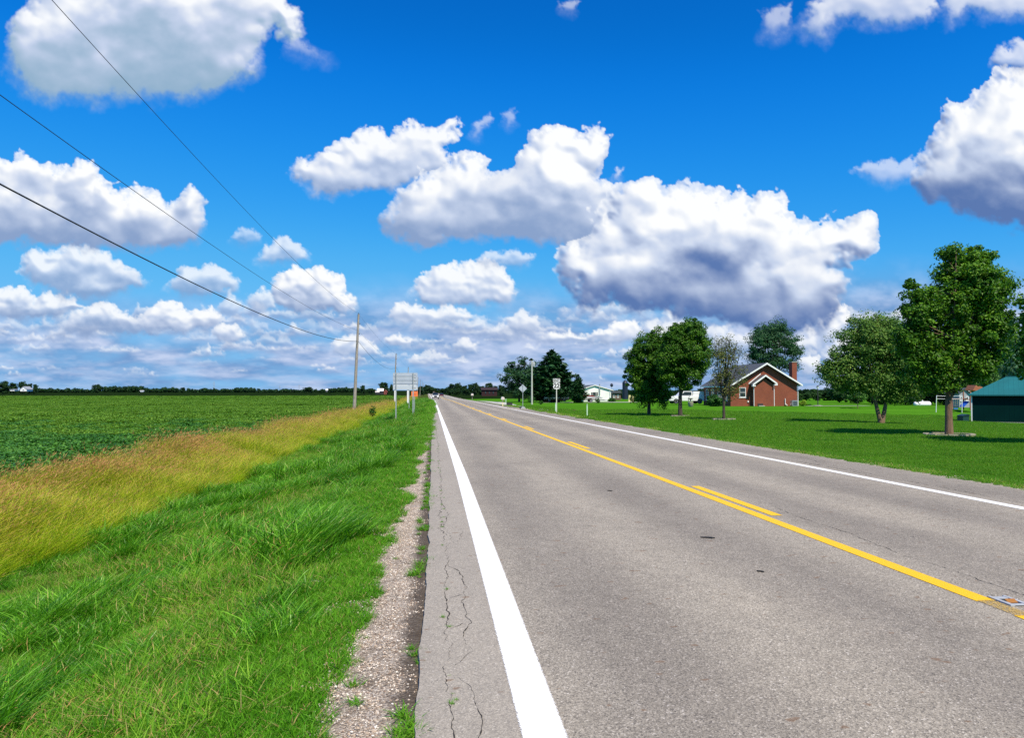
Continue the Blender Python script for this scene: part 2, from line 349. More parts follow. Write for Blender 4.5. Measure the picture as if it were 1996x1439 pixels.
# ---- END CLOUD FIELD ----
# ============ SKY : the cloud cover on a far dome segment (open where the sky is clear) ============
def build_clouds():
    st = 2.0
    xs = np.arange(-640, 2640, st); ys = np.arange(-200, 796, st)
    rgb, al = cloud_field(xs, ys); H, W = al.shape
    X, Y = np.meshgrid(xs, ys); d = np.stack([(X-CX)/F, -(Y-CY)/F, -np.ones_like(X)], -1).reshape(-1, 3)
    d /= np.linalg.norm(d, axis=1)[:, None]; V = (d @ np.array(ROT).T)*16000.0+np.array((0, 0, 1.6))
    i = np.arange(H-1)[:, None]*W+np.arange(W-1)[None]; a4 = _maxpool(al)
    keep = a4.ravel() > .004
    Fq = np.stack([i, i+1, i+1+W, i+W], -1).reshape(-1, 4)[keep]
    m, t, b = newmat('cloud'); t.nodes.remove(b)
    at = N(t, 'ShaderNodeAttribute', attribute_name='cl'); em = N(t, 'ShaderNodeEmission'); tp = N(t, 'ShaderNodeBsdfTransparent'); mx = N(t, 'ShaderNodeMixShader')
    t.links.new(at.outputs['Color'], em.inputs[0]); em.inputs[1].default_value = .83
    t.links.new(at.outputs['Alpha'], mx.inputs[0]); t.links.new(tp.outputs[0], mx.inputs[1]); t.links.new(em.outputs[0], mx.inputs[2]); t.links.new(mx.outputs[0], t.nodes['Material Output'].inputs[0])
    m.cycles.emission_sampling = 'NONE'
    me = np_mesh('sky', V, Fq, [m], smooth=True, attrs={'cl': ('FLOAT_COLOR', 'POINT', np.concatenate([rgb.reshape(-1, 3), al.reshape(-1, 1)], 1))})
    add('sky', me, label='blue summer sky crossed by white flat-based cumulus clouds', cat='sky', kind='structure')
def _maxpool(A):
    return np.maximum(np.maximum(A[:-1, :-1], A[1:, :-1]), np.maximum(A[:-1, 1:], A[1:, 1:]))
build_clouds()

# ============ GROUND ============
def soilmat(name, a, b_, c, s1=1.5, s2=40, bump=.5):
    m, t, b = newmat(name); p = pos(t)
    n1 = noise(t, s1, 5, .6, p); n2 = noise(t, s2, 4, .7, p)
    c1 = ramp(t, n1, [(.3, a), (.6, b_)]); c2 = mixc(t, ramp(t, n2, [(.45, (0, 0, 0)), (.7, (1, 1, 1))]), c1, c)
    t.links.new(c2, b.inputs['Base Color']); b.inputs['Roughness'].default_value = 1; b.inputs['Specular IOR Level'].default_value = 0
    bp = N(t, 'ShaderNodeBump', Strength=bump, Distance=.03); t.links.new(n2, bp.inputs['Height']); t.links.new(bp.outputs[0], b.inputs['Normal'])
    return m
M_thatch = soilmat('verge_thatch', (.020, .050, .008), (.05, .095, .018), (.12, .10, .04))
M_fieldsoil = soilmat('field_soil', (.014, .050, .010), (.022, .075, .014), (.012, .035, .008), .3, 6)
M_far = soilmat('far_field', (.009, .022, .006), (.012, .028, .008), (.006, .015, .004), .02, .5, .1)  # distant cloud shadow put into the colour as a darker field
def lawnmat():
    m, t, b = newmat('lawn_turf'); p = pos(t)
    big = noise(t, .13, 4, .55, vscale(t, p, (.6, 1.6, 1))); mid = noise(t, 2.2, 5, .6, p); fine = noise(t, 55, 4, .7, p)
    strp = noise(t, .55, 2, .4, vscale(t, p, (.08, 1.2, 1)))
    c = ramp(t, big, [(.3, (.050, .165, .010)), (.52, (.070, .21, .013)), (.75, (.105, .27, .022))])
    c = mixc(t, ramp(t, strp, [(.42, (0, 0, 0)), (.62, (1, 1, 1))]), c, (.095, .26, .018))
    c = mixc(t, mth(t, 'MULTIPLY', ramp(t, mid, [(.4, (0, 0, 0)), (.7, (1, 1, 1))]), .4), c, (.045, .18, .010))
    c = mixc(t, mth(t, 'MULTIPLY', ramp(t, fine, [(.42, (0, 0, 0)), (.62, (1, 1, 1))]), .55), c, (.022, .11, .006))
    t.links.new(c, b.inputs['Base Color']); b.inputs['Roughness'].default_value = .9; b.inputs['Specular IOR Level'].default_value = 0
    bp = N(t, 'ShaderNodeBump', Strength=.7, Distance=.05); t.links.new(fine, bp.inputs['Height']); t.links.new(bp.outputs[0], b.inputs['Normal']); return m
M_lawn = lawnmat()
def gravelmat(name, dark=False):
    m, t, b = newmat(name); p = pos(t)
    v = N(t, 'ShaderNodeTexVoronoi', feature='F1'); v.inputs['Scale'].default_value = 75; t.links.new(p, v.inputs['Vector'])
    v2 = N(t, 'ShaderNodeTexVoronoi', feature='F1'); v2.inputs['Scale'].default_value = 190; t.links.new(p, v2.inputs['Vector'])
    c = ramp(t, v.outputs['Color'], [(.15, (.14, .10, .07)), (.5, (.36, .285, .21)), (.85, (.66, .59, .50))])
    c = mixc(t, .35, c, ramp(t, v2.outputs['Color'], [(.2, (.09, .07, .05)), (.8, (.5, .45, .4))]))
    s = noise(t, 3, 4, .6, p); c = mixc(t, ramp(t, s, [(.52, (0, 0, 0)), (.68, (.6, .6, .6))]), c, (.10, .075, .05))
    sx = N(t, 'ShaderNodeSeparateXYZ'); t.links.new(p, sx.inputs[0]); n9 = noise(t, 4.0, 5, .65, p)
    e = mth(t, 'ADD', sx.outputs[0], mth(t, 'MULTIPLY', mth(t, 'SUBTRACT', n9, .5), .22)); e = mth(t, 'MULTIPLY', mth(t, 'LESS_THAN', sx.outputs[0], 2), ramp(t, mth(t, 'ADD', mth(t, 'MULTIPLY', e, 8), 2.1), [(.0, (0, 0, 0)), (.8, (.85, .85, .85))]))
    c = mixc(t, e, c, (.060, .045, .032))
    if dark: c = mixc(t, .7, c, (.045, .035, .026))
    t.links.new(c, b.inputs['Base Color']); b.inputs['Roughness'].default_value = .9; b.inputs['Specular IOR Level'].default_value = .2
    bp = N(t, 'ShaderNodeBump', Strength=.9, Distance=.012); bp.invert = True; t.links.new(v.outputs['Distance'], bp.inputs['Height']); t.links.new(bp.outputs[0], b.inputs['Normal']); return m
M_gravel = gravelmat('gravel')
def grid_mesh(name, gx, gy, zf, mats, mif, xshift=True):
    gx = np.array(gx); gy = np.array(gy); X, Y = np.meshgrid(gx, gy); X2 = X+(off(Y) if xshift else 0)
    V = np.stack([X2, Y, zf(X2, Y)], -1).reshape(-1, 3); W = len(gx); i = (np.arange(len(gy)-1)[:, None]*W+np.arange(W-1)[None])
    Fq = np.stack([i, i+1, i+1+W, i+W], -1).reshape(-1, 4)
    cx = ((gx[:-1]+gx[1:])/2)[None]+0*gy[:-1, None]; cyy = ((gy[:-1]+gy[1:])/2)[:, None]+0*cx
    return np_mesh(name, V, Fq, mats, mi=mif(cx, cyy).ravel(), smooth=True)
gx = [-7000, -2500, -900, -400, -200, -120, -80, -60, -45, -30, -20, -15, -11, -10, -9]+list(np.arange(-8.6, -.5, .25))+[-.5, -.3, -.10, 0, 3, 6, 9.4, 9.6, 9.9, 10.3, 11, 12, 13]+list(np.arange(14, 60, 2))+[62, 70, 90, 120, 200, 400, 900, 2500, 7000]
gy = [-60, -20, -8]+list(np.arange(-4, 40, .5))+list(np.arange(40, 100, 2))+list(np.arange(100, 240, 8))+[240, 270, 300, 345, 400, 500, 600, 750, 1000, 1500, 2500, 4500, 9000]
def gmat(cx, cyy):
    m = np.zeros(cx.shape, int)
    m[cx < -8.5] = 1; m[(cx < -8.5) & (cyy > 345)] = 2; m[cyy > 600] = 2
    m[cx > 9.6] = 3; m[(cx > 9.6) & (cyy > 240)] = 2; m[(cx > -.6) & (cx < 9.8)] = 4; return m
def zg(x, y): return gz(x, y)
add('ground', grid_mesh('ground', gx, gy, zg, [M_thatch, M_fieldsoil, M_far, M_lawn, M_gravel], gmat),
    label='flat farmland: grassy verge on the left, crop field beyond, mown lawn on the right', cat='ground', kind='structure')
# --- road pavement sheet ---
def asphalt():
    m, t, b = newmat('asphalt'); p = pos(t)
    sx = N(t, 'ShaderNodeSeparateXYZ'); t.links.new(p, sx.inputs[0]); x = sx.outputs['X']
    v = N(t, 'ShaderNodeTexVoronoi', feature='F1'); v.inputs['Scale'].default_value = 105; t.links.new(p, v.inputs['Vector'])
    v2 = N(t, 'ShaderNodeTexVoronoi', feature='F1'); v2.inputs['Scale'].default_value = 230; t.links.new(p, v2.inputs['Vector'])
    base = ramp(t, v.outputs['Color'], [(.08, (.070, .064, .060)), (.30, (.210, .187, .150)), (.60, (.315, .283, .228)), (.82, (.46, .415, .34)), (.97, (.80, .75, .68))])
    base = mixc(t, .42, base, ramp(t, v2.outputs['Color'], [(.1, (.080, .072, .066)), (.5, (.265, .236, .196)), (.95, (.62, .56, .475))]))
    pits = ramp(t, noise(t, 48, 5, .75, p), [(.34, (0, 0, 0)), (.43, (1, 1, 1))]); base = mixc(t, mth(t, 'SUBTRACT', .75, mth(t, 'MULTIPLY', pits, .75)), base, (.06, .055, .05))
    # polished wheel paths and the lighter middles, long streaks and stains along the road
    lp = vscale(t, p, (1, .05, 1)); ln = noise(t, 1.2, 4, .6, lp)
    w1 = mth(t, 'SINE', mth(t, 'ADD', mth(t, 'MULTIPLY', x, 3.25), mth(t, 'MULTIPLY', ln, 1.6)))
    wp = ramp(t, mth(t, 'ADD', mth(t, 'MULTIPLY', w1, .5), .5), [(.1, (.86, .855, .86)), (.9, (1.07, 1.065, 1.05))])
    base = mixc(t, 1, base, wp, 'MULTIPLY')
    bl = ramp(t, noise(t, .8, 5, .62, vscale(t, p, (1, .35, 1))), [(.28, (.82, .815, .82)), (.52, (1, 1, 1)), (.78, (1.14, 1.13, 1.11))]); base = mixc(t, 1, base, bl, 'MULTIPLY')
    bl2 = ramp(t, noise(t, 5, 4, .6, p), [(.3, (.92, .92, .92)), (.7, (1.07, 1.07, 1.07))]); base = mixc(t, 1, base, bl2, 'MULTIPLY')
    sh = ramp(t, x, [(0, (1, 1, 1)), (.5, (0, 0, 0))])    # brighter, sandier shoulder left of the edge line
    sand = mixc(t, mth(t, 'MULTIPLY', mth(t, 'LESS_THAN', x, .42), .4), base, (.34, .31, .27)); base = sand
    rust = ramp(t, noise(t, 6.5, 2, .5, vscale(t, p, (1.0, 1.6, 1))), [(.69, (0, 0, 0)), (.72, (1, 1, 1))]); base = mixc(t, mth(t, 'MULTIPLY', rust, .55), base, (.16, .085, .04))
    dk = ramp(t, noise(t, 2.7, 3, .5, vscale(t, p, (1.3, 1, 1)), out=0), [(.735, (0, 0, 0)), (.75, (1, 1, 1))]); base = mixc(t, mth(t, 'MULTIPLY', dk, .5), base, (.06, .055, .05))
    t.links.new(base, b.inputs['Base Color']); b.inputs['Roughness'].default_value = .82; b.inputs['Specular IOR Level'].default_value = .25
    bp = N(t, 'ShaderNodeBump', Strength=.55, Distance=.004); t.links.new(v.outputs['Distance'], bp.inputs['Height']); t.links.new(bp.outputs[0], b.inputs['Normal']); return m
M_asph = asphalt()
def plane_z(y): y = np.asarray(y, float); return -.0047*np.clip(y, -40, 230)-.0004*np.clip(y-230, 0, 300)
def strip(name, fl, fr, ys, dz, mat, parent=None, edge=False, thick=0, nx=1, **k):
    ys = np.array(ys, float); L = fl(ys); Rr = fr(ys); cols = []
    for j in range(nx+1):
        q = j/nx; cols.append(np.stack([L+(Rr-L)*q+off(ys), ys, plane_z(ys)+dz], -1))
    V = np.concatenate(cols); n = len(ys); fs = []
    for j in range(nx):
        i = np.arange(n-1); fs.append(np.stack([i+j*n, i+(j+1)*n, i+1+(j+1)*n, i+1+j*n], -1))
    u = np.concatenate([np.full(n, j/nx*2-1) for j in range(nx+1)])
    if thick:
        k0 = len(V); V = np.concatenate([V, cols[0]-[.012, 0, thick], cols[-1]+[.012, 0, -thick]]); i = np.arange(n-1)
        fs.append(np.stack([i+k0, i, i+1, i+1+k0], -1)); j = nx*n; fs.append(np.stack([i+j, i+k0+n, i+1+k0+n, i+1+j], -1)); u = np.concatenate([u, -np.ones(n), np.ones(n)])
    me = np_mesh(name, V, np.concatenate(fs), [mat], attrs={'eu': ('FLOAT', 'POINT', u), 'ev': ('FLOAT', 'POINT', V[:, 1])})
    return add(name, me, parent, **k)
rs0 = np.random.RandomState(3)
yr = np.concatenate([np.arange(-6, 25, .06), np.arange(25, 60, .5), np.arange(60, 240, 5), [240, 280, 330, 400, 500, 620]])
jit = np.convolve(rs0.randn(len(yr)+14), np.ones(9)/9, 'same')[7:-7]*.022+np.convolve(rs0.randn(len(yr)+80), np.ones(61)/61, 'same')[40:-40]*.045; jit2 = rs0.randn(len(yr))*.03
road = strip('road', lambda y: -.09+jit, lambda y: 9.72+jit2*2, yr, .0, M_asph, thick=.06, nx=4, label='grey asphalt two-lane highway running straight to the horizon', cat='road', kind='structure')
def paint(name, col, soft=.18, wear=.0):
    m, t, b = newmat(name); p = pos(t)
    n = noise(t, 30, 4, .6, p); c = ramp(t, n, [(.3, tuple(x*.9 for x in col)), (.6, col)])
    v = N(t, 'ShaderNodeTexVoronoi', feature='F1'); v.inputs['Scale'].default_value = 120; t.links.new(p, v.inputs['Vector'])
    t.links.new(c, b.inputs['Base Color']); b.inputs['Roughness'].default_value = .6; b.inputs['Specular IOR Level'].default_value = .3
    bp = N(t, 'ShaderNodeBump', Strength=.35, Distance=.004); t.links.new(v.outputs['Distance'], bp.inputs['Height']); t.links.new(bp.outputs[0], b.inputs['Normal'])
    eu = N(t, 'ShaderNodeAttribute', attribute_name='eu').outputs['Fac']; ab = mth(t, 'ABSOLUTE', eu)
    g = noise(t, 130, 3, .7, p)
    e = mth(t, 'SUBTRACT', 1.0-soft*.5, ab); e = mth(t, 'ADD', e, mth(t, 'MULTIPLY', mth(t, 'SUBTRACT', g, .5), soft*2.2))
    al = ramp(t, mth(t, 'ADD', mth(t, 'MULTIPLY', e, 7), .5), [(.35, (0, 0, 0)), (.65, (1, 1, 1))])
    if wear:
        wn = ramp(t, noise(t, 90, 4, .7, p), [(wear-.06, (0, 0, 0)), (wear+.06, (1, 1, 1))]); al = mth(t, 'MULTIPLY', al, wn)
    t.links.new(al, b.inputs['Alpha']); return m
M_white = paint('white_paint', (.86, .86, .84), .20); M_yel = paint('yellow_paint', (.84, .50, .010), .14)
M_yold = paint('worn_yellow_paint', (.55, .37, .09), .3, .5)
yl = np.concatenate([np.arange(-6, 30, .25), np.arange(30, 240, 3), [240, 300, 400, 500, 610]])
c_ = lambda v: (lambda y: np.full(len(y), v))
strip('edge_line', c_(.395), c_(.625), yl, .004, M_white, road, nx=6)
strip('edge_line', c_(8.03), c_(8.24), yl, .004, M_white, road, nx=6)
strip('centre_line', c_(4.135), c_(4.305), np.concatenate([[5.50, 5.6], yl[(yl > 5.7)]]), .004, M_yel, road, nx=6)
strip('centre_line', c_(4.135), c_(4.305), np.array([-6, 0, 3, 4.8, 5.12]), .004, M_yel, road, nx=6)
strip('centre_line', c_(4.14), c_(4.30), np.array([5.10, 5.3, 5.52]), .006, M_yold, road, nx=6)
for k in range(-2, 24):
    y0 = 9.6+k*12.2
    if k < 0: continue
    strip('dashed_line', c_(4.375), c_(4.535), np.array([y0, y0+1, y0+2.2, y0+3.2]), .004, M_yel, road, nx=6)
# faded remains of older centre lines further on are in the asphalt; cracks are thin dark strips laid on the road
M_crack = plain('crack_dark_tone', (.035, .030, .026), .95, .3, 30)
def crack(pts, w, jitter, name='crack', dz=.0025, step=.03, seed=0):
    rs = np.random.RandomState(seed); P = []
    for (a, b) in zip(pts[:-1], pts[1:]):
        n = max(2, int(math.dist(a, b)/step))
        for q in range(n): f = q/n; P.append((a[0]+(b[0]-a[0])*f, a[1]+(b[1]-a[1])*f))
    P = np.array(P+[pts[-1]]); n = len(P)
    P[:, 0] += np.convolve(rs.randn(n+6), np.ones(3)/3, 'same')[3:-3]*jitter+np.convolve(rs.randn(n+20), np.ones(11)/11, 'same')[10:-10]*jitter*2.2; P[:, 1] += rs.randn(n)*jitter*.3
    ww = w*.72*(.15+rs.rand(n)**1.5*1.4)*np.clip(.55+1.1*np.convolve(rs.randn(n+20), np.ones(11)/5, 'same')[10:-10]*.5, .25, 1.3); ww[0] = ww[-1] = 0
    dv = np.gradient(P, axis=0); dv /= np.linalg.norm(dv, axis=1)[:, None]+1e-9; nn = np.stack([-dv[:, 1], dv[:, 0]], -1)
    A = P+nn*ww[:, None]/2; B = P-nn*ww[:, None]/2; z = plane_z(P[:, 1])+dz
    o = off(P[:, 1]); V = np.concatenate([np.stack([A[:, 0]+o, A[:, 1], z], -1), np.stack([B[:, 0]+o, B[:, 1], z], -1)]); i = np.arange(n-1)
    add(name, np_mesh(name, V, np.stack([i, i+1, i+1+n, i+n], -1), [M_crack]), road)
if True: crack([(.10, 3.0), (.06, 4.2), (.09, 6), (.12, 8), (.06, 10), (.10, 13), (.08, 17), (.12, 22), (.1, 30), (.1, 45)], .011, .016, seed=1)
crack([(.10, 3.25), (.19, 3.45), (.24, 3.75), (.20, 4.15), (.12, 4.35)], .010, .008, seed=2)
crack([(.12, 4.5), (.22, 4.75), (.19, 5.1), (.25, 5.4), (.21, 5.9), (.25, 6.3), (.22, 6.9), (.12, 7.2)], .010, .013, seed=3)
crack([(.09, 5.2), (.2, 5.35)], .006, .01, seed=4); crack([(.1, 6.0), (.22, 6.1)], .006, .01, seed=5)
crack([(.02, 8.1), (.2, 8.2), (.16, 8.6), (.10, 9.2), (.16, 10.2), (.08, 11.5)], .012, .014, seed=6)
crack([(.2, 9.0), (.5, 9.08), (1.1, 9.02), (1.9, 9.1)], .004, .012, seed=7)
crack([(.27, 8.0), (.25, 8.4), (.3, 8.9)], .005, .02, seed=8)
crack([(4.75, 4.6), (4.62, 5.4), (4.66, 6.3), (4.60, 7.2), (4.72, 8.3), (4.68, 9.4), (4.78, 10.5)], .014, .012, seed=9)
crack([(4.8, 12.5), (4.74, 15), (4.78, 19), (4.74, 24)], .010, .014, seed=10)
crack([(8.5, 9.5), (8.6, 12), (8.55, 14), (8.75, 15.5), (8.9, 17), (9.2, 18), (9.1, 20), (8.7, 22)], .018, .012, seed=11)
crack([(6.1, 8.3), (6.3, 8.6), (6.25, 9.1), (6.5, 9.3)], .005, .03, seed=12)
crack([(8.42, 14.0), (8.55, 15.2), (8.50, 17), (8.42, 19)], .05, .01, seed=13)
crack([(6.9, 22), (6.8, 26), (6.95, 33)], .012, .03, seed=14)
# ---- MB: collects shapes into one mesh ----
class MB:
    def __init__(s): s.v = []; s.f = []
    def box(s, c, d, rz=0, rx=0, ry=0):
        m = Matrix.Translation(c) @ Euler((rx, ry, rz)).to_matrix().to_4x4(); n = len(s.v)
        for x, y, z in ((-1,-1,-1),(1,-1,-1),(1,1,-1),(-1,1,-1),(-1,-1,1),(1,-1,1),(1,1,1),(-1,1,1)): s.v.append(tuple(m @ Vector((x*d[0]/2, y*d[1]/2, z*d[2]/2))))
        for f in ((0,3,2,1),(4,5,6,7),(0,1,5,4),(1,2,6,5),(2,3,7,6),(3,0,4,7)): s.f.append(tuple(n+i for i in f))
        return s
    def tube(s, pts, rad, n=8, caps=True):
        pts = [Vector(p) for p in pts]
        if not hasattr(rad, '__len__'): rad = [rad]*len(pts)
        k0 = len(s.v); up = None
        for i, p in enumerate(pts):
            d = (pts[min(i+1, len(pts)-1)]-pts[max(i-1, 0)]).normalized()
            if up is None: up = Vector((1, 0, 0)) if abs(d.x) < .9 else Vector((0, 1, 0))
            a = d.cross(up).normalized(); b = d.cross(a); up = -b if False else up
            for j in range(n):
                q = 2*math.pi*j/n; s.v.append(tuple(p+a*math.cos(q)*rad[i]+b*math.sin(q)*rad[i]))
        for i in range(len(pts)-1):
            for j in range(n): s.f.append((k0+i*n+j, k0+i*n+(j+1) % n, k0+(i+1)*n+(j+1) % n, k0+(i+1)*n+j))
        if caps: s.f.append(tuple(k0+j for j in range(n))[::-1]); s.f.append(tuple(k0+(len(pts)-1)*n+j for j in range(n)))
        return s
    def lathe(s, c, prof, n=16, axis='Z'):
        k0 = len(s.v); c = Vector(c)
        for r, h in prof:
            for j in range(n):
                q = 2*math.pi*j/n; a, b = r*math.cos(q), r*math.sin(q)
                s.v.append(tuple(c+(Vector((a, b, h)) if axis == 'Z' else Vector((h, a, b)) if axis == 'X' else Vector((a, h, b)))))
        for i in range(len(prof)-1):
            for j in range(n): s.f.append((k0+i*n+j, k0+i*n+(j+1) % n, k0+(i+1)*n+(j+1) % n, k0+(i+1)*n+j))
        if prof[0][0] > 1e-4: s.f.append(tuple(k0+j for j in range(n))[::-1])
        if prof[-1][0] > 1e-4: s.f.append(tuple(k0+(len(prof)-1)*n+j for j in range(n)))
        return s
    def prism(s, poly, a, b, plane='XZ'):
        """poly in the plane, extruded along the third axis from a to b"""
        k0 = len(s.v); n = len(poly)
        for e in (a, b):
            for u, v in poly: s.v.append((u, e, v) if plane == 'XZ' else (e, u, v) if plane == 'YZ' else (u, v, e))
        s.f.append(tuple(k0+i for i in range(n))); s.f.append(tuple(k0+n+i for i in range(n))[::-1])
        for i in range(n): j = (i+1) % n; s.f.append((k0+i, k0+n+i, k0+n+j, k0+j))
        return s
    def build(s, name, mat, parent=None, bevel=0, smooth=False, **k):
        me = bpy.data.meshes.new(name); me.from_pydata(s.v, [], s.f); bm = bmesh.new(); bm.from_mesh(me)
        bmesh.ops.recalc_face_normals(bm, faces=bm.faces)
        if bevel: bmesh.ops.bevel(bm, geom=[e for e in bm.edges if len(e.link_faces) == 2 and e.calc_face_angle(0) > .5], offset=bevel, segments=2, profile=.7, affect='EDGES', clamp_overlap=True)
        bm.to_mesh(me); bm.free(); me.materials.append(mat)
        if smooth:
            for p in me.polygons: p.use_smooth = True
            try: me.set_sharp_from_angle(angle=R(40))
            except Exception: pass
        return add(name, me, parent, **k)

# raised marker between the yellow lines
M_steel = plain('galvanised_steel', (.42, .44, .46), .6, .2, 20, .15)
M_black = plain('black_rubber', (.02, .02, .02), .7, .2, 20)
M_amber = plain('amber_lens', (.34, .15, .03), .25, .15, 60)
P = (4.38, 5.47)
rm = empty('pavement_marker', (P[0], P[1], .001+float(plane_z(P[1]))), label='steel snowplowable road marker with amber lens set beside the broken end of the yellow line', cat='road marker'); rm.scale = (.85, .85, .85)
b = MB()
for sx_ in (-1, 1): b.prism([(sx_*.075-.022, -.15), (sx_*.075+.022, -.15), (sx_*.075+.016, .15), (sx_*.075-.016, .15)], .0, .016, 'XY')
b.box((0, .10, .006), (.14, .06, .012)); b.box((0, -.12, .006), (.14, .05, .012)); b.build('casting', M_steel, rm, bevel=.004)
MB().box((0, -.03, .003), (.125, .23, .006)).build('recess', M_black, rm)
MB().box((0, -.035, .013), (.095, .055, .014), rx=R(25)).build('lens', M_amber, rm, bevel=.003)
for (x_, y_, s_) in ((3.0, 8.2, .08), (2.85, 12.3, .05), (2.9, 6.6, .035)):
    d_ = empty('rubber_scrap', (x_, y_, float(plane_z(y_))+.001), rz=x_*3, label={.08: 'largest black rubber scrap lying in the near lane', .05: 'smaller dark scrap lying farther up the near lane', .035: 'tiny dark scrap in the near lane closest to the camera'}[s_], cat='debris')
    MB().prism([(-s_, -.1*s_), (-.5*s_, -.32*s_), (.3*s_, -.25*s_), (s_, .05*s_), (.5*s_, .22*s_), (-.2*s_, .15*s_), (-.6*s_, .35*s_)], 0, .012, 'XY').build('scrap', M_black, d_, bevel=.004)
# ============ GRASS AND CROP (small patches of real blades, scattered as instances) ============
def blades(rs, n, size, h, hv, wd, lean, leanv, curve=.5, seg=3, clump=0, head=None):
    """a patch of n blades: returns verts, quads, tris, material index"""
    if clump:
        cc = (rs.rand(clump, 2)-.5)*size; k = rs.randint(0, clump, n); xy = cc[k]+rs.randn(n, 2)*size*.06
    else: xy = (rs.rand(n, 2)-.5)*size
    H = h*(1-hv+2*hv*rs.rand(n)); a = rs.rand(n)*2*math.pi
    ld = np.array(lean)[None]+rs.randn(n, 2)*leanv
    wv = np.stack([np.cos(a), np.sin(a)], -1)*wd*(.6+.8*rs.rand(n))[:, None]/2
    V = []
    for s in range(seg+1):
        t = s/seg; bend = t+curve*t*t; ln = np.sqrt(1+(ld**2).sum(1)*(1+curve)**2*.5)
        c = xy+ld*(H*bend)[:, None]/ln[:, None]; z = H*t/ln**.6*(1-.18*curve*t*t)
        if s < seg:
            ww = wv*(1-.55*t*t); V.append(np.concatenate([c-ww, z[:, None]], 1)); V.append(np.concatenate([c+ww, z[:, None]], 1))
        else: V.append(np.concatenate([c, z[:, None]], 1))
    V = np.concatenate(V); i = np.arange(n); Q = [np.stack([i+2*s*n, i+(2*s+1)*n, i+(2*s+3)*n, i+(2*s+2)*n], -1) for s in range(seg-1)]
    T = np.stack([i+2*(seg-1)*n, i+(2*seg-1)*n, i+2*seg*n], -1); Q = np.concatenate(Q) if Q else np.zeros((0, 4), int)
    mi = np.zeros(len(Q)+len(T), int)
    if head:                                             # seed heads: slim crossed plumes on the stalk ends
        hl, hw = head; c0 = V[2*(seg-1)*n:2*(seg-1)*n+n]*.5+V[(2*seg-1)*n:2*seg*n]*.5; tip = V[2*seg*n:]; d = tip-c0; d /= np.linalg.norm(d, axis=1)[:, None]
        k0 = len(V); base = tip-d*hl*.35; mid = tip+d*hl*.2+rs.randn(n, 3)*.006; top = tip+d*hl*.65+rs.randn(n, 3)*.012
        b3 = np.concatenate([wv/np.maximum(np.linalg.norm(wv, axis=1)[:, None], 1e-9)*hw/2, np.zeros((n, 1))], 1)
        V = np.concatenate([V, base, mid-b3, top, mid+b3]); Q2 = np.stack([i+k0, i+k0+n, i+k0+2*n, i+k0+3*n], -1)
        Q = np.concatenate([Q, Q2]); mi = np.concatenate([np.zeros(len(Q)-n, int), np.ones(n, int), np.zeros(len(T), int)])
    return V, Q, T, mi
def patch(name, mats, parts):
    """several blade sets joined into one patch mesh; each part gives its material offset"""
    Vs, Qs, Ts, mq, mt, k = [], [], [], [], [], 0
    for (V, Q, T, mi), mo in parts:
        Vs.append(V); Qs.append(Q+k); Ts.append(T+k); mq.append(mi[:len(Q)]+mo); mt.append(mi[len(Q):]+mo); k += len(V)
    return np_mesh(name, np.concatenate(Vs), [np.concatenate(Qs), np.concatenate(Ts)], mats, mi=np.concatenate(mq+mt))
def scatter(name, meshes, P, rot, scl, idx, **k):
    """one object whose points carry instances of the patch meshes"""
    col = bpy.data.collections.new(name+'_sources')
    for j, me in enumerate(meshes): col.objects.link(bpy.data.objects.new('%s_%02d' % (name, j), me))
    pm = bpy.data.meshes.new(name); pm.vertices.add(len(P)); pm.vertices.foreach_set('co', np.asarray(P, np.float32).ravel())
    for nme, typ, arr in (('rot', 'FLOAT_VECTOR', rot), ('scl', 'FLOAT_VECTOR', scl), ('idx', 'INT', idx)):
        a = pm.attributes.new(nme, typ, 'POINT'); a.data.foreach_set('value' if typ == 'INT' else 'vector', np.asarray(arr, np.int32 if typ == 'INT' else np.float32).ravel())
    o = add(name, pm, **k); ng = bpy.data.node_groups.new(name, 'GeometryNodeTree')
    ng.interface.new_socket('Geometry', in_out='INPUT', socket_type='NodeSocketGeometry'); ng.interface.new_socket('Geometry', in_out='OUTPUT', socket_type='NodeSocketGeometry')
    gi = ng.nodes.new('NodeGroupInput'); go = ng.nodes.new('NodeGroupOutput'); ip = ng.nodes.new('GeometryNodeInstanceOnPoints'); ci = ng.nodes.new('GeometryNodeCollectionInfo')
    ci.inputs[0].default_value = col; ci.inputs['Separate Children'].default_value = True; ci.inputs['Reset Children'].default_value = True
    def na(nm, dt):
        q = ng.nodes.new('GeometryNodeInputNamedAttribute'); q.data_type = dt; q.inputs[0].default_value = nm; return next(s for s in q.outputs if s.enabled)
    e2 = ng.nodes.new('FunctionNodeEulerToRotation'); ng.links.new(na('rot', 'FLOAT_VECTOR'), e2.inputs[0])
    ng.links.new(gi.outputs[0], ip.inputs['Points']); ng.links.new(ci.outputs[0], ip.inputs['Instance']); ip.inputs['Pick Instance'].default_value = True
    ng.links.new(na('idx', 'INT'), ip.inputs['Instance Index']); ng.links.new(e2.outputs[0], ip.inputs['Rotation']); ng.links.new(na('scl', 'FLOAT_VECTOR'), ip.inputs['Scale'])
    ng.links.new(ip.outputs[0], go.inputs[0]); mod = o.modifiers.new('scatter', 'NODES'); mod.node_group = ng; return o
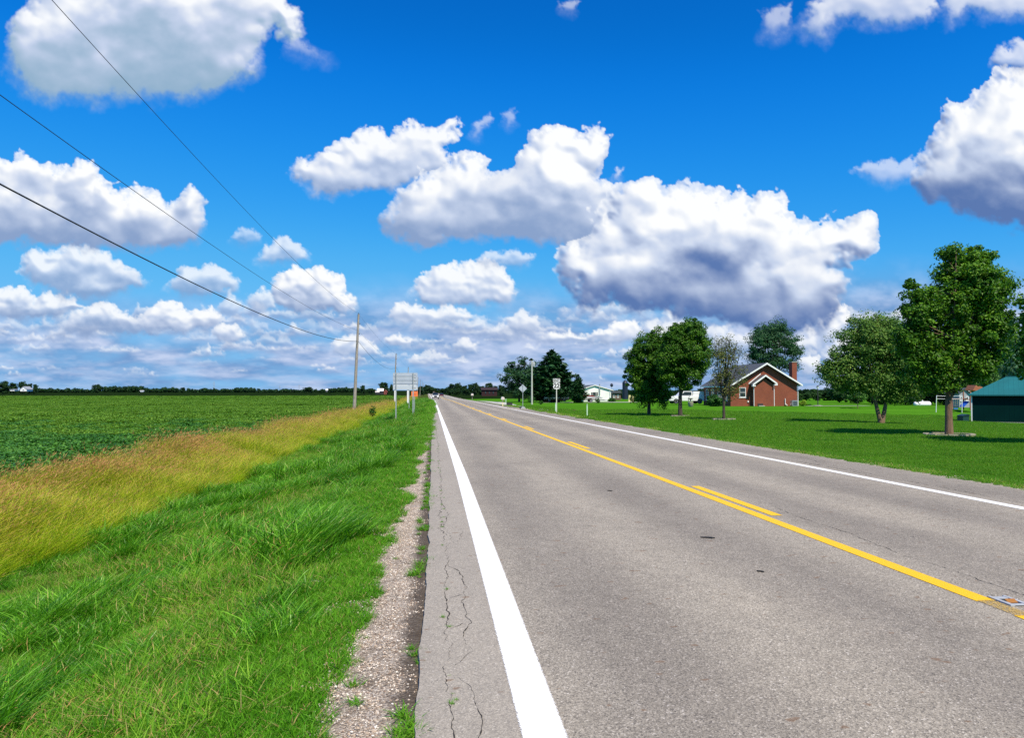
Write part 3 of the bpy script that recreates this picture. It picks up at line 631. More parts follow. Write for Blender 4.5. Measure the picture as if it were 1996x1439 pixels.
def field(rs, x0, x1, y0, y1, cell, jit=.5):
    """jittered points of a strip given in road coordinates"""
    nx = max(1, int(round((x1-x0)/cell))); ny = max(1, int(round((y1-y0)/cell)))
    X, Y = np.meshgrid(x0+(np.arange(nx)+.5)*(x1-x0)/nx, y0+(np.arange(ny)+.5)*(y1-y0)/ny)
    X = X.ravel()+(rs.rand(X.size)-.5)*cell*jit*2; Y = Y.ravel()+(rs.rand(Y.size)-.5)*cell*jit*2
    return X+off(Y), Y
def inview(X, Y, m=1.5):
    k = np.zeros(len(X), bool)
    for ox, oy in ((0, 0), (-2.2, 0), (2.2, 0), (0, -2)):     # the photographer's place and a step to each side
        a = np.degrees(np.arctan2(X-ox, Y-oy)); k |= (a > -46) & (a < 55) & (Y-oy > .6)
    return k
def slope(X, Y): e = .2; return np.arctan2(gz(X+e, Y)-gz(X-e, Y), 2*e)
def nz(X, Y, s, seed): return _fbm(np.asarray(X)/s+50, np.asarray(Y)/s+50, seed, 3, .5)
G_lush = leafmat('lush_grass_blade', [(.030, .145, .004), (.095, .32, .010), (.28, .60, .05)], .36, .38, 1.0, .3, dry=(.50, .50, .16), dryamt=.03)
G_mix = leafmat('tired_grass_blade', [(.045, .20, .006), (.14, .38, .016), (.36, .60, .06)], .40, .5, 1.6, .2, dry=(.52, .42, .17), dryamt=.13)
G_short = leafmat('short_grass_blade', [(.050, .21, .005), (.105, .33, .010), (.20, .45, .03)], .38, .5, 1.8, .2, dry=(.45, .36, .14), dryamt=.05)
G_stalk = leafmat('meadow_stalk', [(.20, .34, .008), (.55, .58, .03), (.90, .82, .16)], .40, .5, .6, .2, dry=(.05, .15, .010), dryamt=.22)
G_base = leafmat('meadow_leaf', [(.16, .36, .008), (.38, .56, .015), (.62, .72, .04)], .42, .5, 1.0, .2)
G_head = leafmat('seed_head', [(.40, .15, .075), (.52, .25, .11), (.62, .42, .16)], .3, .7, .9, .1)
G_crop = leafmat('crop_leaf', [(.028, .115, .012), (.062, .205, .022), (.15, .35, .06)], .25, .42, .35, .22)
G_crop2 = leafmat('pale_crop_leaf', [(.05, .16, .010), (.12, .27, .022), (.23, .40, .06)], .3, .5, .12, .15)  # paler crop leaf, mixed in more with distance
G_lawn = leafmat('lawn_blade', [(.060, .20, .008), (.105, .29, .013), (.18, .39, .024)], .38, .5, .9, .2, dry=(.32, .32, .09), dryamt=.04)
rs = np.random.RandomState(11)
WIND = (.42, .12)
# --- verge: near patches dense and fine, farther ones coarser ---
WIND = (.20, .04)
lush = [patch('lush%d' % j, [G_lush, G_head], [(blades(rs, 260, .5, .17, .5, .0078, WIND, .50, .8, 3), 0), (blades(rs, 260, .5, .10, .5, .0065, (0, 0), .9, .6, 3), 0), (blades(rs, 22, .5, .26, .4, .010, WIND, .5, 1.1, 4), 0)]) for j in range(4)]
tuft = [patch('tuft%d' % j, [G_lush, G_head], [(blades(rs, 300, .42, .29, .4, .0085, (WIND[0]*1.9, WIND[1]), .38, 1.1, 4, clump=7), 0)]) for j in range(3)]
mixd = [patch('mixd%d' % j, [G_mix, G_head], [(blades(rs, 400, .5, .14, .5, .0062, (.08, 0), .65, .7, 3), 0), (blades(rs, 5, .5, .32, .3, .003, WIND, .3, .8, 3, head=(.05, .005)), 0), (blades(rs, 30, .5, .18, .4, .011, (0, 0), .7, 1.2, 4), 0)]) for j in range(3)]
Pt, Rt, St, It = [], [], [], []
def put(X, Y, scl, idx, tilt=True, zoff=0, rz=None):
    k = inview(X, Y); X, Y = X[k], Y[k]; n = len(X); scl = np.asarray(scl)[k] if hasattr(scl, '__len__') else np.full(n, scl); idx = np.asarray(idx)[k]
    Pt.append(np.stack([X, Y, gz(X, Y)+zoff], -1)); r = (rs.rand(n)*.9-.45) if rz is None else rz*rs.rand(n)
    Rt.append(np.stack([np.zeros(n), -slope(X, Y)*.8, r], -1)); St.append(np.stack([scl*(1+.15*rs.randn(n)*0), scl, scl*(.85+.3*rs.rand(n))], -1)); It.append(idx)
def verge(x0, x1, y0, y1, cell, s):
    X, Y = field(rs, x0, x1, y0, y1, cell); n = len(X); f = nz(X, Y, 1.6, 3)+nz(X, Y, .5, 8)*.5; g = nz(X, Y, 2.4, 21)+nz(X, Y*.45, .8, 27)*.6
    xr = X-off(Y); ed = xr > -1.15+.25*nz(X, Y, 1.2, 40)
    idx = np.where(g > .17, 7+rs.randint(0, 3, n), np.where((f > .12) & (rs.rand(n) < .75), 4+rs.randint(0, 3, n), rs.randint(0, 4, n)))
    sc = s*(.95+.80*f); sc = np.where((f < -.25), sc*.75, sc); sc = np.clip(sc, .45*s, 1.5*s)
    keep = ~ed & ~((rs.rand(n) < .5) & (xr > -1.5)); put(X[keep], Y[keep], sc[keep], idx[keep])
verge(-5.5, -.75, -.4, 9, .20, 1.0); verge(-5.6, -.7, 9, 20, .27, 1.08); verge(-5.7, -.6, 20, 45, .42, 1.25); verge(-5.8, -.5, 45, 110, .75, 1.5); verge(-6, -.5, 110, 240, 1.5, 2.4)
scatter('verge_grass', lush+tuft+mixd, np.concatenate(Pt), np.concatenate(Rt), np.concatenate(St), np.concatenate(It), label='lush windblown grass covering the slope beside the gravel shoulder', cat='grass', kind='stuff')
# --- short fringe along the gravel ---
shrt = [patch('fringe%d' % j, [G_short], [(blades(rs, 330, .24, .05, .5, .0046, (.1, 0), .8, .6, 3), 0)]) for j in range(3)]+[patch('weedlet%d' % j, [G_short], [(blades(rs, 60, .9, .16, .6, .014, (.0, 0), 1.0, .9, 3, clump=1), 0)]) for j in range(3)]
Pt, Rt, St, It = [], [], [], []
def fringe(x0, x1, y0, y1, cell, s, dens=1.0, fr=None):
    X, Y = field(rs, x0, x1, y0, y1, cell); n = len(X); xr = X-off(Y)
    lim = -.62+.10*nz(X, Y, .7, 70)+.06*nz(X, Y, .22, 75)+.35*ss(18, 30, Y)+.10*ss(7, 14, Y)
    bald = (nz(X, Y, .55, 90) > .34) & (xr < -.62)
    k = (xr < lim) & ~bald & (rs.rand(n) < dens); put(X[k], Y[k], (s*(.75+.6*rs.rand(n)))[k], rs.randint(0, 3, n)[k])
fringe(-1.5, -.25, -.4, 8, .085, 1.0); fringe(-1.5, -.15, 8, 20, .15, 1.25); fringe(-1.3, -.05, 20, 60, .30, 1.9); fringe(-1.3, -.05, 60, 200, .8, 4)
# stragglers on the gravel and in the groove against the pavement
X = -.13-.018*rs.randn(260); Y = 2.2+26*rs.rand(260)**1.3; cl = nz(X*0, Y, .6, 33) > -.02; X, Y = X[cl]+off(Y[cl]), Y[cl]; put(X, Y, .15+.26*rs.rand(len(X)), rs.randint(3, 6, len(X)))
X = -.54+.06*rs.randn(80); Y = 2.2+9*rs.rand(80); put(X, Y, .12+.28*rs.rand(80), rs.randint(3, 6, 80))
X = .09+.012*rs.randn(80); Y = 2.9+22*rs.rand(80); cl = nz(X*0, Y, .5, 36) > -.05; X, Y = X[cl], Y[cl]; put(X, Y, .05+.10*rs.rand(len(X)), rs.randint(3, 6, len(X)), zoff=.028)
scatter('fringe_grass', shrt, np.concatenate(Pt), np.concatenate(Rt), np.concatenate(St), np.concatenate(It), label='short bright green weeds and grass along the gravel and in the pavement cracks', cat='grass', kind='stuff')
# --- tall tan meadow grass between verge and crop ---
tall = [patch('tall%d' % j, [G_stalk, G_head, G_base], [(blades(rs, 150, .6, .78, .3, .0045, (.26, .08), .20, 1.1, 4, clump=9, head=(.12, .013)), 0), (blades(rs, 110, .6, .62, .35, .0062, (.22, .08), .26, .9, 4, clump=9), 0), (blades(rs, 170, .6, .44, .5, .0065, (.18, .06), .38, .8, 3), 2)]) for j in range(3)]
tall += [patch('tallm%d' % j, [G_stalk, G_head, G_base], [(blades(rs, 50, .6, .74, .3, .004, (.24, .08), .20, 1.1, 4, clump=8, head=(.09, .010)), 0), (blades(rs, 190, .6, .66, .35, .0062, (.24, .08), .24, 1.0, 4, clump=9), 0), (blades(rs, 190, .6, .46, .5, .0065, (.18, .06), .38, .8, 3), 2)]) for j in range(3)]
tallb = [patch('tallb%d' % j, [G_stalk, G_head, G_base], [(blades(rs, 8, .6, .60, .25, .0042, (.48, .12), .15, .9, 4, head=(.08, .008)), 0), (blades(rs, 80, .6, .58, .35, .0062, (.20, .06), .24, .9, 4, clump=7), 0), (blades(rs, 330, .6, .42, .5, .0068, (.16, .05), .34, .9, 3), 2)]) for j in range(2)]
Pt, Rt, St, It = [], [], [], []
def tallg(y0, y1, cell, s):
    X, Y = field(rs, -8.6, -5.05, y0, y1, cell); n = len(X); xr = X-off(Y); f = nz(X, Y, 2.2, 5); lo = -5.45+.22*nz(X, Y, 1.5, 61); hi = -8.35+.25*nz(X, Y, 1.1, 66)
    k = (xr < lo) & (xr > hi) & ((nz(X, Y, .9, 77) < .33) | (rs.rand(n) < .4)); fr = ss(-6.5, -5.5, xr)
    bk = np.clip((-6.75-xr)/1.3+.7*nz(X, Y, 1.6, 18), 0, 1); idx = np.where(rs.rand(n) < .10+.72*fr, 6+rs.randint(0, 2, n), np.where(rs.rand(n) < bk, rs.randint(0, 3, n), 3+rs.randint(0, 3, n))); put(X[k], Y[k], (s*(.84+.34*f+.22*nz(X, Y, .7, 19)-.12*fr+.10*rs.randn(n)))[k], idx[k])
tallg(2, 26, .26, .95); tallg(26, 60, .42, 1.0); tallg(60, 120, .75, 1.12); tallg(120, 330, 1.5, 1.5)
scatter('meadow_grass', tall+tallb, np.concatenate(Pt), np.concatenate(Rt), np.concatenate(St), np.concatenate(It), label='tall tan meadow grass with reddish seed heads bent by the wind', cat='tall grass', kind='stuff')
# --- crop: leafy plants, patches of about a dozen ---
def crop_patch(rs, nplants=18, size=1.5, leaves=64):
    V, Q = [], []; k = 0
    c = (rs.rand(nplants, 2)-.5)*size; n = nplants*leaves; pi = np.repeat(np.arange(nplants), leaves); hh = .24+.16*rs.rand(n)**.7; rr = .23*np.sqrt(rs.rand(n)); a = rs.rand(n)*6.283
    P = np.stack([c[pi, 0]+np.cos(a)*rr, c[pi, 1]+np.sin(a)*rr, hh*(1-.5*(rr/.23)**2*.4)], -1); return leafquads(rs, P, .040, .9, np.array([0, 0, 1.]), .7)
def leafquads(rs, P, s, asp=.6, up=None, bias=.4, fold=.25):
    n = len(P); nrm = rs.randn(n, 3)
    if up is not None: nrm = nrm*(1-bias)+(up if up.ndim == 2 else up[None])*bias*1.7
    nrm /= np.linalg.norm(nrm, axis=1)[:, None]; t = rs.randn(n, 3); t -= (t*nrm).sum(1)[:, None]*nrm; t /= np.linalg.norm(t, axis=1)[:, None]; b = np.cross(nrm, t)
    L = s*(.65+.7*rs.rand(n))[:, None]; W_ = L*asp
    V = np.concatenate([P-t*L, P+b*W_+nrm*W_*fold, P+t*L, P-b*W_+nrm*W_*fold]); i = np.arange(n); return V, np.stack([i, i+n, i+2*n, i+3*n], -1)
crops = []
for j in range(5):
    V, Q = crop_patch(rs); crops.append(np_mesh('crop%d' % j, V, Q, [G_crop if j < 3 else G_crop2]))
Pt, Rt, St, It = [], [], [], []
def crop(y0, y1, cell, s, zs=1):
    global It
    xm = -math.tan(R(45))*y1-6; X, Y = field(rs, xm, -8.35, y0, y1, cell, .35); n = len(X); k = inview(X, Y, .6)
    X, Y = X[k], Y[k]; n = len(X); lightness = ss(30, 62, Y-.12*X*0+14*nz(X, Y, 18, 93)) > rs.rand(n); put(X, Y, s*(.92+.16*rs.rand(n)), np.where(lightness, 3+rs.randint(0, 2, n), rs.randint(0, 3, n)), tilt=False, rz=6.28)
crop(7, 45, 1.05, 1.0); crop(45, 110, 1.5, 1.15); crop(110, 200, 2.4, 1.5); crop(200, 345, 4.2, 2.0)
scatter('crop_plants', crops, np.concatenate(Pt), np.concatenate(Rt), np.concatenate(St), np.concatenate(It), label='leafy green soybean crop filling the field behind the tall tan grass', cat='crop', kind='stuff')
# --- lawn on the right ---
lawn = [patch('lawn%d' % j, [G_lawn], [(blades(rs, 620, .5, .05, .5, .0055, (.05, 0), .6, .5, 2), 0)]) for j in range(3)]
lawne = [patch('lawne%d' % j, [G_mix], [(blades(rs, 300, .5, .08, .5, .006, (.05, 0), .7, .6, 3), 0)]) for j in range(2)]
Pt, Rt, St, It = [], [], [], []
def lawng(x0, x1, y0, y1, cell, s):
    X, Y = field(rs, x0, x1, y0, y1, cell); n = len(X); xr = X-off(Y); lim = 10.05+.2*nz(X, Y, 1.2, 52)+.10*nz(X, Y, .4, 58)-.28*ss(15, 26, Y)
    k = xr > lim; e = (xr < lim+.5) & (rs.rand(n) < .6); put(X[k], Y[k], (s*(.8+.4*rs.rand(n)))[k], np.where(e, 3+rs.randint(0, 2, n), rs.randint(0, 3, n))[k])
lawng(9.6, 34, 7, 24, .36, 1.0); lawng(9.6, 62, 24, 44, .62, 1.5); lawng(9.6, 80, 44, 75, 1.1, 2.2); lawng(9.5, 14, 75, 110, 1.2, 2.2)
scatter('lawn_grass', lawn+lawne, np.concatenate(Pt), np.concatenate(Rt), np.concatenate(St), np.concatenate(It), label='mown green lawn grass right of the road shoulder', cat='lawn', kind='stuff')
# --- loose gravel ---
def stones(rs, n, size, s0, s1):
    V, T = [], []; ico = np.array([(0,0,1),(.9,0,.3),(.28,.85,.3),(-.72,.53,.3),(-.72,-.53,.3),(.28,-.85,.3),(.72,.53,-.4),(-.28,.85,-.4),(-.9,0,-.4),(-.28,-.85,-.4),(.72,-.53,-.4)]); f = [(0,1,2),(0,2,3),(0,3,4),(0,4,5),(0,5,1),(1,6,2),(2,6,7),(2,7,3),(3,7,8),(3,8,4),(4,8,9),(4,9,5),(5,9,10),(5,10,1),(1,10,6)]
    for q in range(n):
        s = s0+(s1-s0)*rs.rand()**2.5; a = rs.rand()*6.28; c, d = math.cos(a), math.sin(a); v = ico*(1+.25*rs.randn(11, 3)*.6)*np.array([s, s*(.55+.4*rs.rand()), s*(.4+.3*rs.rand())])
        v = np.stack([v[:, 0]*c-v[:, 1]*d, v[:, 0]*d+v[:, 1]*c, v[:, 2]+s*.1], -1)+np.array([(rs.rand()-.5)*size, (rs.rand()-.5)*size, 0]); T += [(x+11*q, y+11*q, z+11*q) for x, y, z in f]; V.append(v)
    return np.concatenate(V), np.array(T)
def stonemat():
    m, t, b = newmat('gravel_stone'); g = t.nodes.new('ShaderNodeNewGeometry')
    c = ramp(t, g.outputs['Random Per Island'], [(.0, (.20, .13, .09)), (.3, (.40, .30, .22)), (.6, (.54, .45, .36)), (.9, (.76, .70, .62))]); t.links.new(c, b.inputs['Base Color']); b.inputs['Roughness'].default_value = .8; return m
M_stone = stonemat(); sts = []
for j in range(4): V, T = stones(rs, 210, .26, .002, .0085); sts.append(np_mesh('stones%d' % j, V, T, [M_stone]))
Pt, Rt, St, It = [], [], [], []
X, Y = field(rs, -1.15, -.14, -.4, 14, .17); k = (X < -.17) & ((X > -.62) | (nz(X, Y, .55, 90) > .3)); put(X[k], Y[k], .8+.5*rs.rand(k.sum()), rs.randint(0, 4, k.sum()), rz=6.28)
X, Y = field(rs, -.55, -.15, 14, 28, .3); put(X, Y, 1.1+.5*rs.rand(len(X)), rs.randint(0, 4, len(X)), rz=6.28)
X, Y = field(rs, 9.75, 10.35, 12, 22, .28); put(X, Y, 1.2+.5*rs.rand(len(X)), rs.randint(0, 4, len(X)), rz=6.28)
scatter('gravel', sts, np.concatenate(Pt), np.concatenate(Rt), np.concatenate(St), np.concatenate(It), label='loose pale gravel along the edge of the pavement', cat='gravel', kind='stuff')
# ============ TREES ============
def barkmat(name, a, b_):
    m, t, b = newmat(name); v = objco(t); n = noise(t, 5, 6, .65, vscale(t, v, (3, 3, .6)))
    t.links.new(ramp(t, n, [(.3, a), (.7, b_)]), b.inputs['Base Color']); b.inputs['Roughness'].default_value = .9
    bp = N(t, 'ShaderNodeBump', Strength=.8, Distance=.03); t.links.new(n, bp.inputs['Height']); t.links.new(bp.outputs[0], b.inputs['Normal']); return m
B_grey = barkmat('grey_bark', (.055, .045, .036), (.16, .13, .105)); B_brown = barkmat('brown_bark', (.10, .062, .036), (.24, .155, .095)); B_dark = barkmat('dark_bark', (.03, .024, .018), (.085, .065, .05))
L_maple = leafmat('maple_leaf', [(.022, .085, .006), (.068, .195, .010), (.19, .38, .025)], .38, .45, .9)
L_pear = leafmat('pear_leaf', [(.018, .075, .006), (.055, .165, .009), (.155, .32, .022)], .36, .42, .9)
L_apple = leafmat('crabapple_leaf', [(.036, .115, .012), (.095, .21, .028), (.24, .37, .075)], .30, .5, 1.1)
L_back = leafmat('blue_green_leaf', [(.014, .060, .022), (.035, .115, .045), (.07, .18, .07)], .25, .55, .5)
L_dark = leafmat('dark_tree_leaf', [(.006, .026, .008), (.013, .050, .012), (.026, .085, .018)], .2, .6, .3)  # on distant trees this dark leaf colour stands in for cloud shadow
L_deep = leafmat('wood_leaf', [(.008, .034, .010), (.02, .072, .015), (.05, .13, .025)], .22, .6, .3)
L_light = leafmat('light_wood_leaf', [(.03, .10, .02), (.065, .18, .03), (.13, .28, .05)], .3, .5, .5)
L_willow = leafmat('willow_leaf', [(.04, .115, .055), (.09, .20, .10), (.17, .31, .17)], .3, .5, .6)  # grey-green leaf with distance haze put into its bluish tone
L_pine = leafmat('pine_needles', [(.006, .034, .013), (.016, .070, .022), (.04, .125, .035)], .12, .55, .8)
L_dead = leafmat('scant_leaf', [(.06, .11, .02), (.13, .16, .04), (.22, .22, .08)], .3, .6, 1.0)
L_bush = leafmat('bush_leaf', [(.012, .06, .008), (.03, .12, .014), (.06, .18, .02)], .25, .5, 1.2)
L_ybush = leafmat('yellow_bush_leaf', [(.10, .22, .012), (.22, .36, .02), (.36, .48, .04)], .3, .5, 1.2)
def in_lobes(rs, lobes, n):
    """points in a union of ellipsoids (x, y, z, rx, ry, rz), biased to the outside"""
    v = np.array([l[3]*l[4]*l[5] for l in lobes])**.75; v /= v.sum(); k = rs.choice(len(lobes), n, p=v); L = np.array(lobes)[k]
    d = rs.randn(n, 3); d /= np.linalg.norm(d, axis=1)[:, None]; r = rs.rand(n)**.45*.93
    return L[:, :3]+d*r[:, None]*L[:, 3:], d
def crown_mesh(rs, lobes, nclump, nleaf, ls, mat, cr=.15, asp=.6, ragged=.25, gap=0, bias=.55, twigs=None):
    ext = np.mean([l[3] for l in lobes]); c, d = in_lobes(rs, lobes, nclump); rad = ext*cr*(.5+1.0*rs.rand(nclump)**1.3); c += rs.randn(nclump, 3)*ext*ragged*.15
    k = rs.randint(0, nclump, nleaf); q = rs.randn(nleaf, 3); q /= np.linalg.norm(q, axis=1)[:, None]; rr = rad[k]*(.35+.75*rs.rand(nleaf)**.6)
    P = c[k]+q*rr[:, None]*np.array([1.15, 1.15, .8]); up = q*.55+d[k]*.45+np.array([0, 0, .45]); V, Q = leafquads(rs, P, ls, asp, up, bias)
    return np_mesh('crown', V, Q, [mat]), c
def limb(mb, a, b, r0, r1, rs, bend=.12, n=6, seg=5):
    a, b = Vector(a), Vector(b); L = (b-a).length; o = Vector((rs.randn(), rs.randn(), 0))*L*bend; pts = []; mid = a.lerp(b, .5)+o*.6-Vector((0, 0, L*.05)) if False else a.lerp(b, .45)+o*.5
    for i in range(seg+1):
        t = i/seg; pts.append(a*(1-t)**2+mid*2*t*(1-t)+b*t*t)
    mb.tube(pts, [r0+(r1-r0)*(i/seg) for i in range(seg+1)], n, caps=True); return pts
def trunk_mb(rs, h0, r, clumps, ztop, nlimb=7, fork=None, lean=(0, 0), sub=60, spread=.5):
    mb = MB(); n = 9; base = [(0, 0, -.15), (0, 0, .08), (lean[0]*.3, lean[1]*.3, h0*.45), (lean[0], lean[1], h0)]
    if fork:
        nodes = []
        for fx, fy in fork:
            p = [(fx*.15, fy*.15, -.15), (fx*.3, fy*.3, h0*.25), (fx*.8, fy*.8, h0*.7), (fx*1.2, fy*1.2, h0*1.15)]; mb.tube(p, [r*1.1, r*.85, r*.72, r*.6], 9); nodes.append((Vector(p[-1]), r*.6))
    else:
        mb.tube(base, [r*1.35, r*1.12, r*.95, r*.85], 10); nodes = [(Vector(base[-1]), r*.85)]
    C_ = np.array(clumps); C_ = C_[C_[:, 2] > h0*.8]; segs = []
    far = C_[np.argsort(-C_[:, 2]-.4*np.hypot(C_[:, 0], C_[:, 1]))]
    # leader(s) and main limbs
    pick = [far[0]]
    for c in far:
        if len(pick) >= nlimb: break
        if min(np.linalg.norm(c-p) for p in pick) > spread: pick.append(c)
    for i, c in enumerate(pick):
        o, rr = nodes[i % len(nodes)]; st = o-Vector((0, 0, rs.rand()*h0*.12)) if i else o
        q = limb(mb, st, tuple(c), rr*(.95 if i == 0 else .55), .012, rs, .10, 7, 7); segs += [(p, rr*.5*(1-j/8)) for j, p in enumerate(q[1:-1])]
    S = np.array([tuple(p) for p, _ in segs])
    for c in C_[rs.permutation(len(C_))[:sub]]:
        dd = np.linalg.norm(S-c, axis=1)+np.where(S[:, 2] > c[2], 1.0, 0); j = int(np.argmin(dd)); limb(mb, tuple(S[j]), tuple(c), max(.012, segs[j][1]*.5), .005, rs, .12, 5, 4)
    return mb
def lobes_px(P, L):
    m = mpp(P); o = []
    xc = CX
    for l in L:
        px, py, rx, rz = l[:4]; dy = l[4] if len(l) > 4 else 0
        d = ray(px, py); t = (P.y)/d.y; o.append((d.x*t-P.x, dy, 1.6+d.z*t-P.z, rx*m, (rx*.7+rz*.3)*m, rz*m))
    return o
def tree(name, px, py, L, seed, leaf, bark, nclump, nleaf, ls, tr, h0, P=None, label='', group=None, cat='tree', fork=None, nlimb=7, sub=50, cr=.22, asp=.6, spread=.5, lean=(0, 0), bias=.5):
    rs = np.random.RandomState(seed); P = P or spot(px, py); lob = lobes_px(P, L); ls_ = ls
    root = empty(name, P, label=label, cat=cat, group=group); cm, cl = crown_mesh(rs, lob, nclump, nleaf, ls_, leaf, cr, asp, bias=bias)
    trunk_mb(rs, h0, tr, cl, 0, nlimb, fork, lean, sub, spread).build('trunk', bark, root, smooth=True); add('crown', cm, root); return root, P
tree('maple_tree', 1850, 850, [(1880, 545, 62, 62), (1868, 508, 42, 30), (1905, 500, 38, 28), (1925, 585, 48, 58), (1905, 650, 68, 48), (1845, 600, 45, 55), (1800, 600, 40, 40), (1775, 560, 16, 18), (1815, 665, 62, 50), (1850, 700, 55, 38), (1940, 630, 30, 38), (1910, 560, 60, 50), (1895, 715, 45, 30), (1800, 715, 52, 38), (1775, 660, 35, 40), (1830, 745, 42, 24), (1785, 610, 30, 40), (1930, 690, 28, 35)],
     5, L_maple, B_brown, 760, 90000, .058, .145, 1.45, label='tall maple with open branching crown ringed by stones at its foot beside the green shed', nlimb=11, sub=150, cr=.30, spread=.55)
tree('crabapple_tree', 1718, 827, [(1690, 680, 70, 60), (1755, 690, 46, 48), (1650, 715, 50, 42), (1740, 690, 55, 62), (1700, 642, 62, 32), (1618, 722, 28, 26), (1765, 745, 48, 45), (1778, 700, 34, 50), (1715, 748, 62, 35), (1660, 745, 40, 25), (1725, 640, 35, 25)],
     6, L_apple, B_brown, 760, 76000, .058, .16, .95, label='broad pale-leaved tree with a forked trunk standing behind the tall maple', fork=[(-.25, 0), (.28, .1)], nlimb=8, sub=90, cr=.28)
tree('pear_tree', 1265, 810, [(1290, 720, 22, 50), (1268, 690, 42, 50), (1262, 742, 40, 42), (1242, 730, 25, 42), (1285, 662, 24, 26), (1294, 776, 15, 22), (1238, 700, 20, 32), (1300, 700, 22, 50), (1255, 770, 30, 22)],
     7, L_pear, B_dark, 640, 72000, .064, .13, 1.35, label='dense dark-leaved tree with low shoots, farther from the brick house of the touching pair', nlimb=8, sub=60, cr=.26)
tree('pear_tree', 1326, 812, [(1300, 710, 22, 48), (1338, 680, 48, 54), (1342, 643, 38, 24), (1332, 730, 42, 33), (1312, 685, 28, 48), (1362, 690, 24, 45), (1360, 655, 20, 20), (1325, 655, 28, 22)],
     8, L_pear, B_dark, 640, 76000, .064, .15, 1.5, label='taller dense dark-leaved tree with forking limbs, nearer the brick house of the touching pair', nlimb=9, sub=60, cr=.26)
tree('dying_tree', 1411, 819, [(1412, 700, 30, 42), (1405, 740, 28, 34), (1430, 690, 20, 30), (1395, 690, 15, 22), (1445, 730, 14, 25), (1425, 760, 24, 26), (1412, 665, 22, 14)],
     9, L_dead, B_dark, 330, 5200, .05, .085, 1.25, label='thin half-bare brownish tree in front of the brick house corner', nlimb=14, sub=300, cr=.35, spread=.3)
tree('shade_tree', 1508, 790, [(1505, 668, 42, 38), (1485, 655, 30, 26), (1532, 662, 28, 32), (1470, 685, 17, 20), (1548, 688, 16, 22), (1508, 705, 45, 22), (1512, 640, 30, 20), (1480, 700, 25, 20), (1545, 715, 18, 14)],
     10, L_back, B_dark, 380, 26000, .125, .28, 3.0, P=at_y(1508, 118), label='large bluish-green tree rising behind the roof of the brick house', nlimb=9, sub=60, cr=.30, spread=1)
tree('young_tree', 1672, 797, [(1672, 765, 16, 14), (1660, 772, 8, 8), (1684, 774, 9, 8)], 12, L_light, B_brown, 40, 1500, .09, .04, 1.0, label='small young tree with a thin stem on the lawn behind the forked tree', nlimb=4, sub=20, cr=.4)
tree('mixed_tree', 1012, 784, [(1015, 735, 36, 26), (1000, 718, 18, 16), (1040, 722, 24, 26), (986, 738, 14, 10), (1025, 760, 38, 17), (1050, 745, 20, 25), (1020, 705, 14, 10), (996, 752, 16, 12)],
     13, L_pine, B_dark, 260, 16000, .16, .22, 1.7, label='dark spreading tree left of the tall pine behind the diamond sign', nlimb=7, sub=60, cr=.26, spread=1)
tree('roadside_tree', 2075, 868, [(2080, 600, 80, 85), (2050, 680, 60, 60), (2110, 700, 70, 60)], 15, L_maple, B_brown, 200, 12000, .09, .15, 1.5, label='maple just beyond the picture edge whose shadow falls on the lawn', nlimb=7, sub=50, cr=.3)
# conifers
def conifer(name, px, py, top, halfw, seed, label, mat=L_pine, taper=1.0, P=None, clear=.5, n=15, droop=.12):
    rs = np.random.RandomState(seed); P = P or spot(px, py); H = zof(P, top)-P.z; m = mpp(P); Rm = halfw*m
    root = empty(name, P, label=label, cat='tree'); mb = MB(); mb.tube([(0, 0, -.2), (0, 0, H*.5), (.05, 0, H*.99)], [Rm*.06+.05, Rm*.035+.03, .01], 8); PP = []; UP = []
    lv = 26
    for i in range(lv):
        t = i/(lv-1); z = clear+(H-clear)*t**.9; Lb = Rm*(1-t)**taper*(1-.55*(1-ss(0, .16, t)))+.12; nb = int(n*(1-t*.55)); a0 = rs.rand()*6
        for j in range(nb):
            a = a0+j*2.399+rs.randn()*.2; ln = Lb*(.62+.5*rs.rand()); dz = .16*ln*(t-.25)-droop*ln+rs.randn()*.05
            e = (math.cos(a)*ln, math.sin(a)*ln, z+dz+.22*ln)
            if rs.rand() < .5: mb.tube([(0, 0, z), (e[0]*.5, e[1]*.5, z+dz*.5+.03*ln), e], [.03, .02, .006], 4)
            k = max(4, int(26*ln/Rm*2)); s = rs.rand(k)**.6; q = np.stack([math.cos(a)*ln*s, math.sin(a)*ln*s, z+dz*s+.22*ln*s*s], -1); w_ = .20*ln*(1.1-s)[:, None]+.05; PP.append(q+rs.randn(k, 3)*w_*np.array([1, 1, .35]))
    PP = np.concatenate(PP); V, Q = leafquads(rs, PP, max(.09, Rm*.085), .42, np.array([0, 0, 1.]), .6); mb.build('trunk', B_dark, root, smooth=True); add('crown', np_mesh('crown', V, Q, [mat]), root); return root
conifer('pine_tree', 1076, 785, 684, 66, 21, 'tall dark pine with tiered boughs behind the numbered route sign', taper=.85)
conifer('spruce_tree', 1127, 786, 731, 22, 22, 'small conical spruce between the tall pine and the white house', taper=.8, clear=.15)
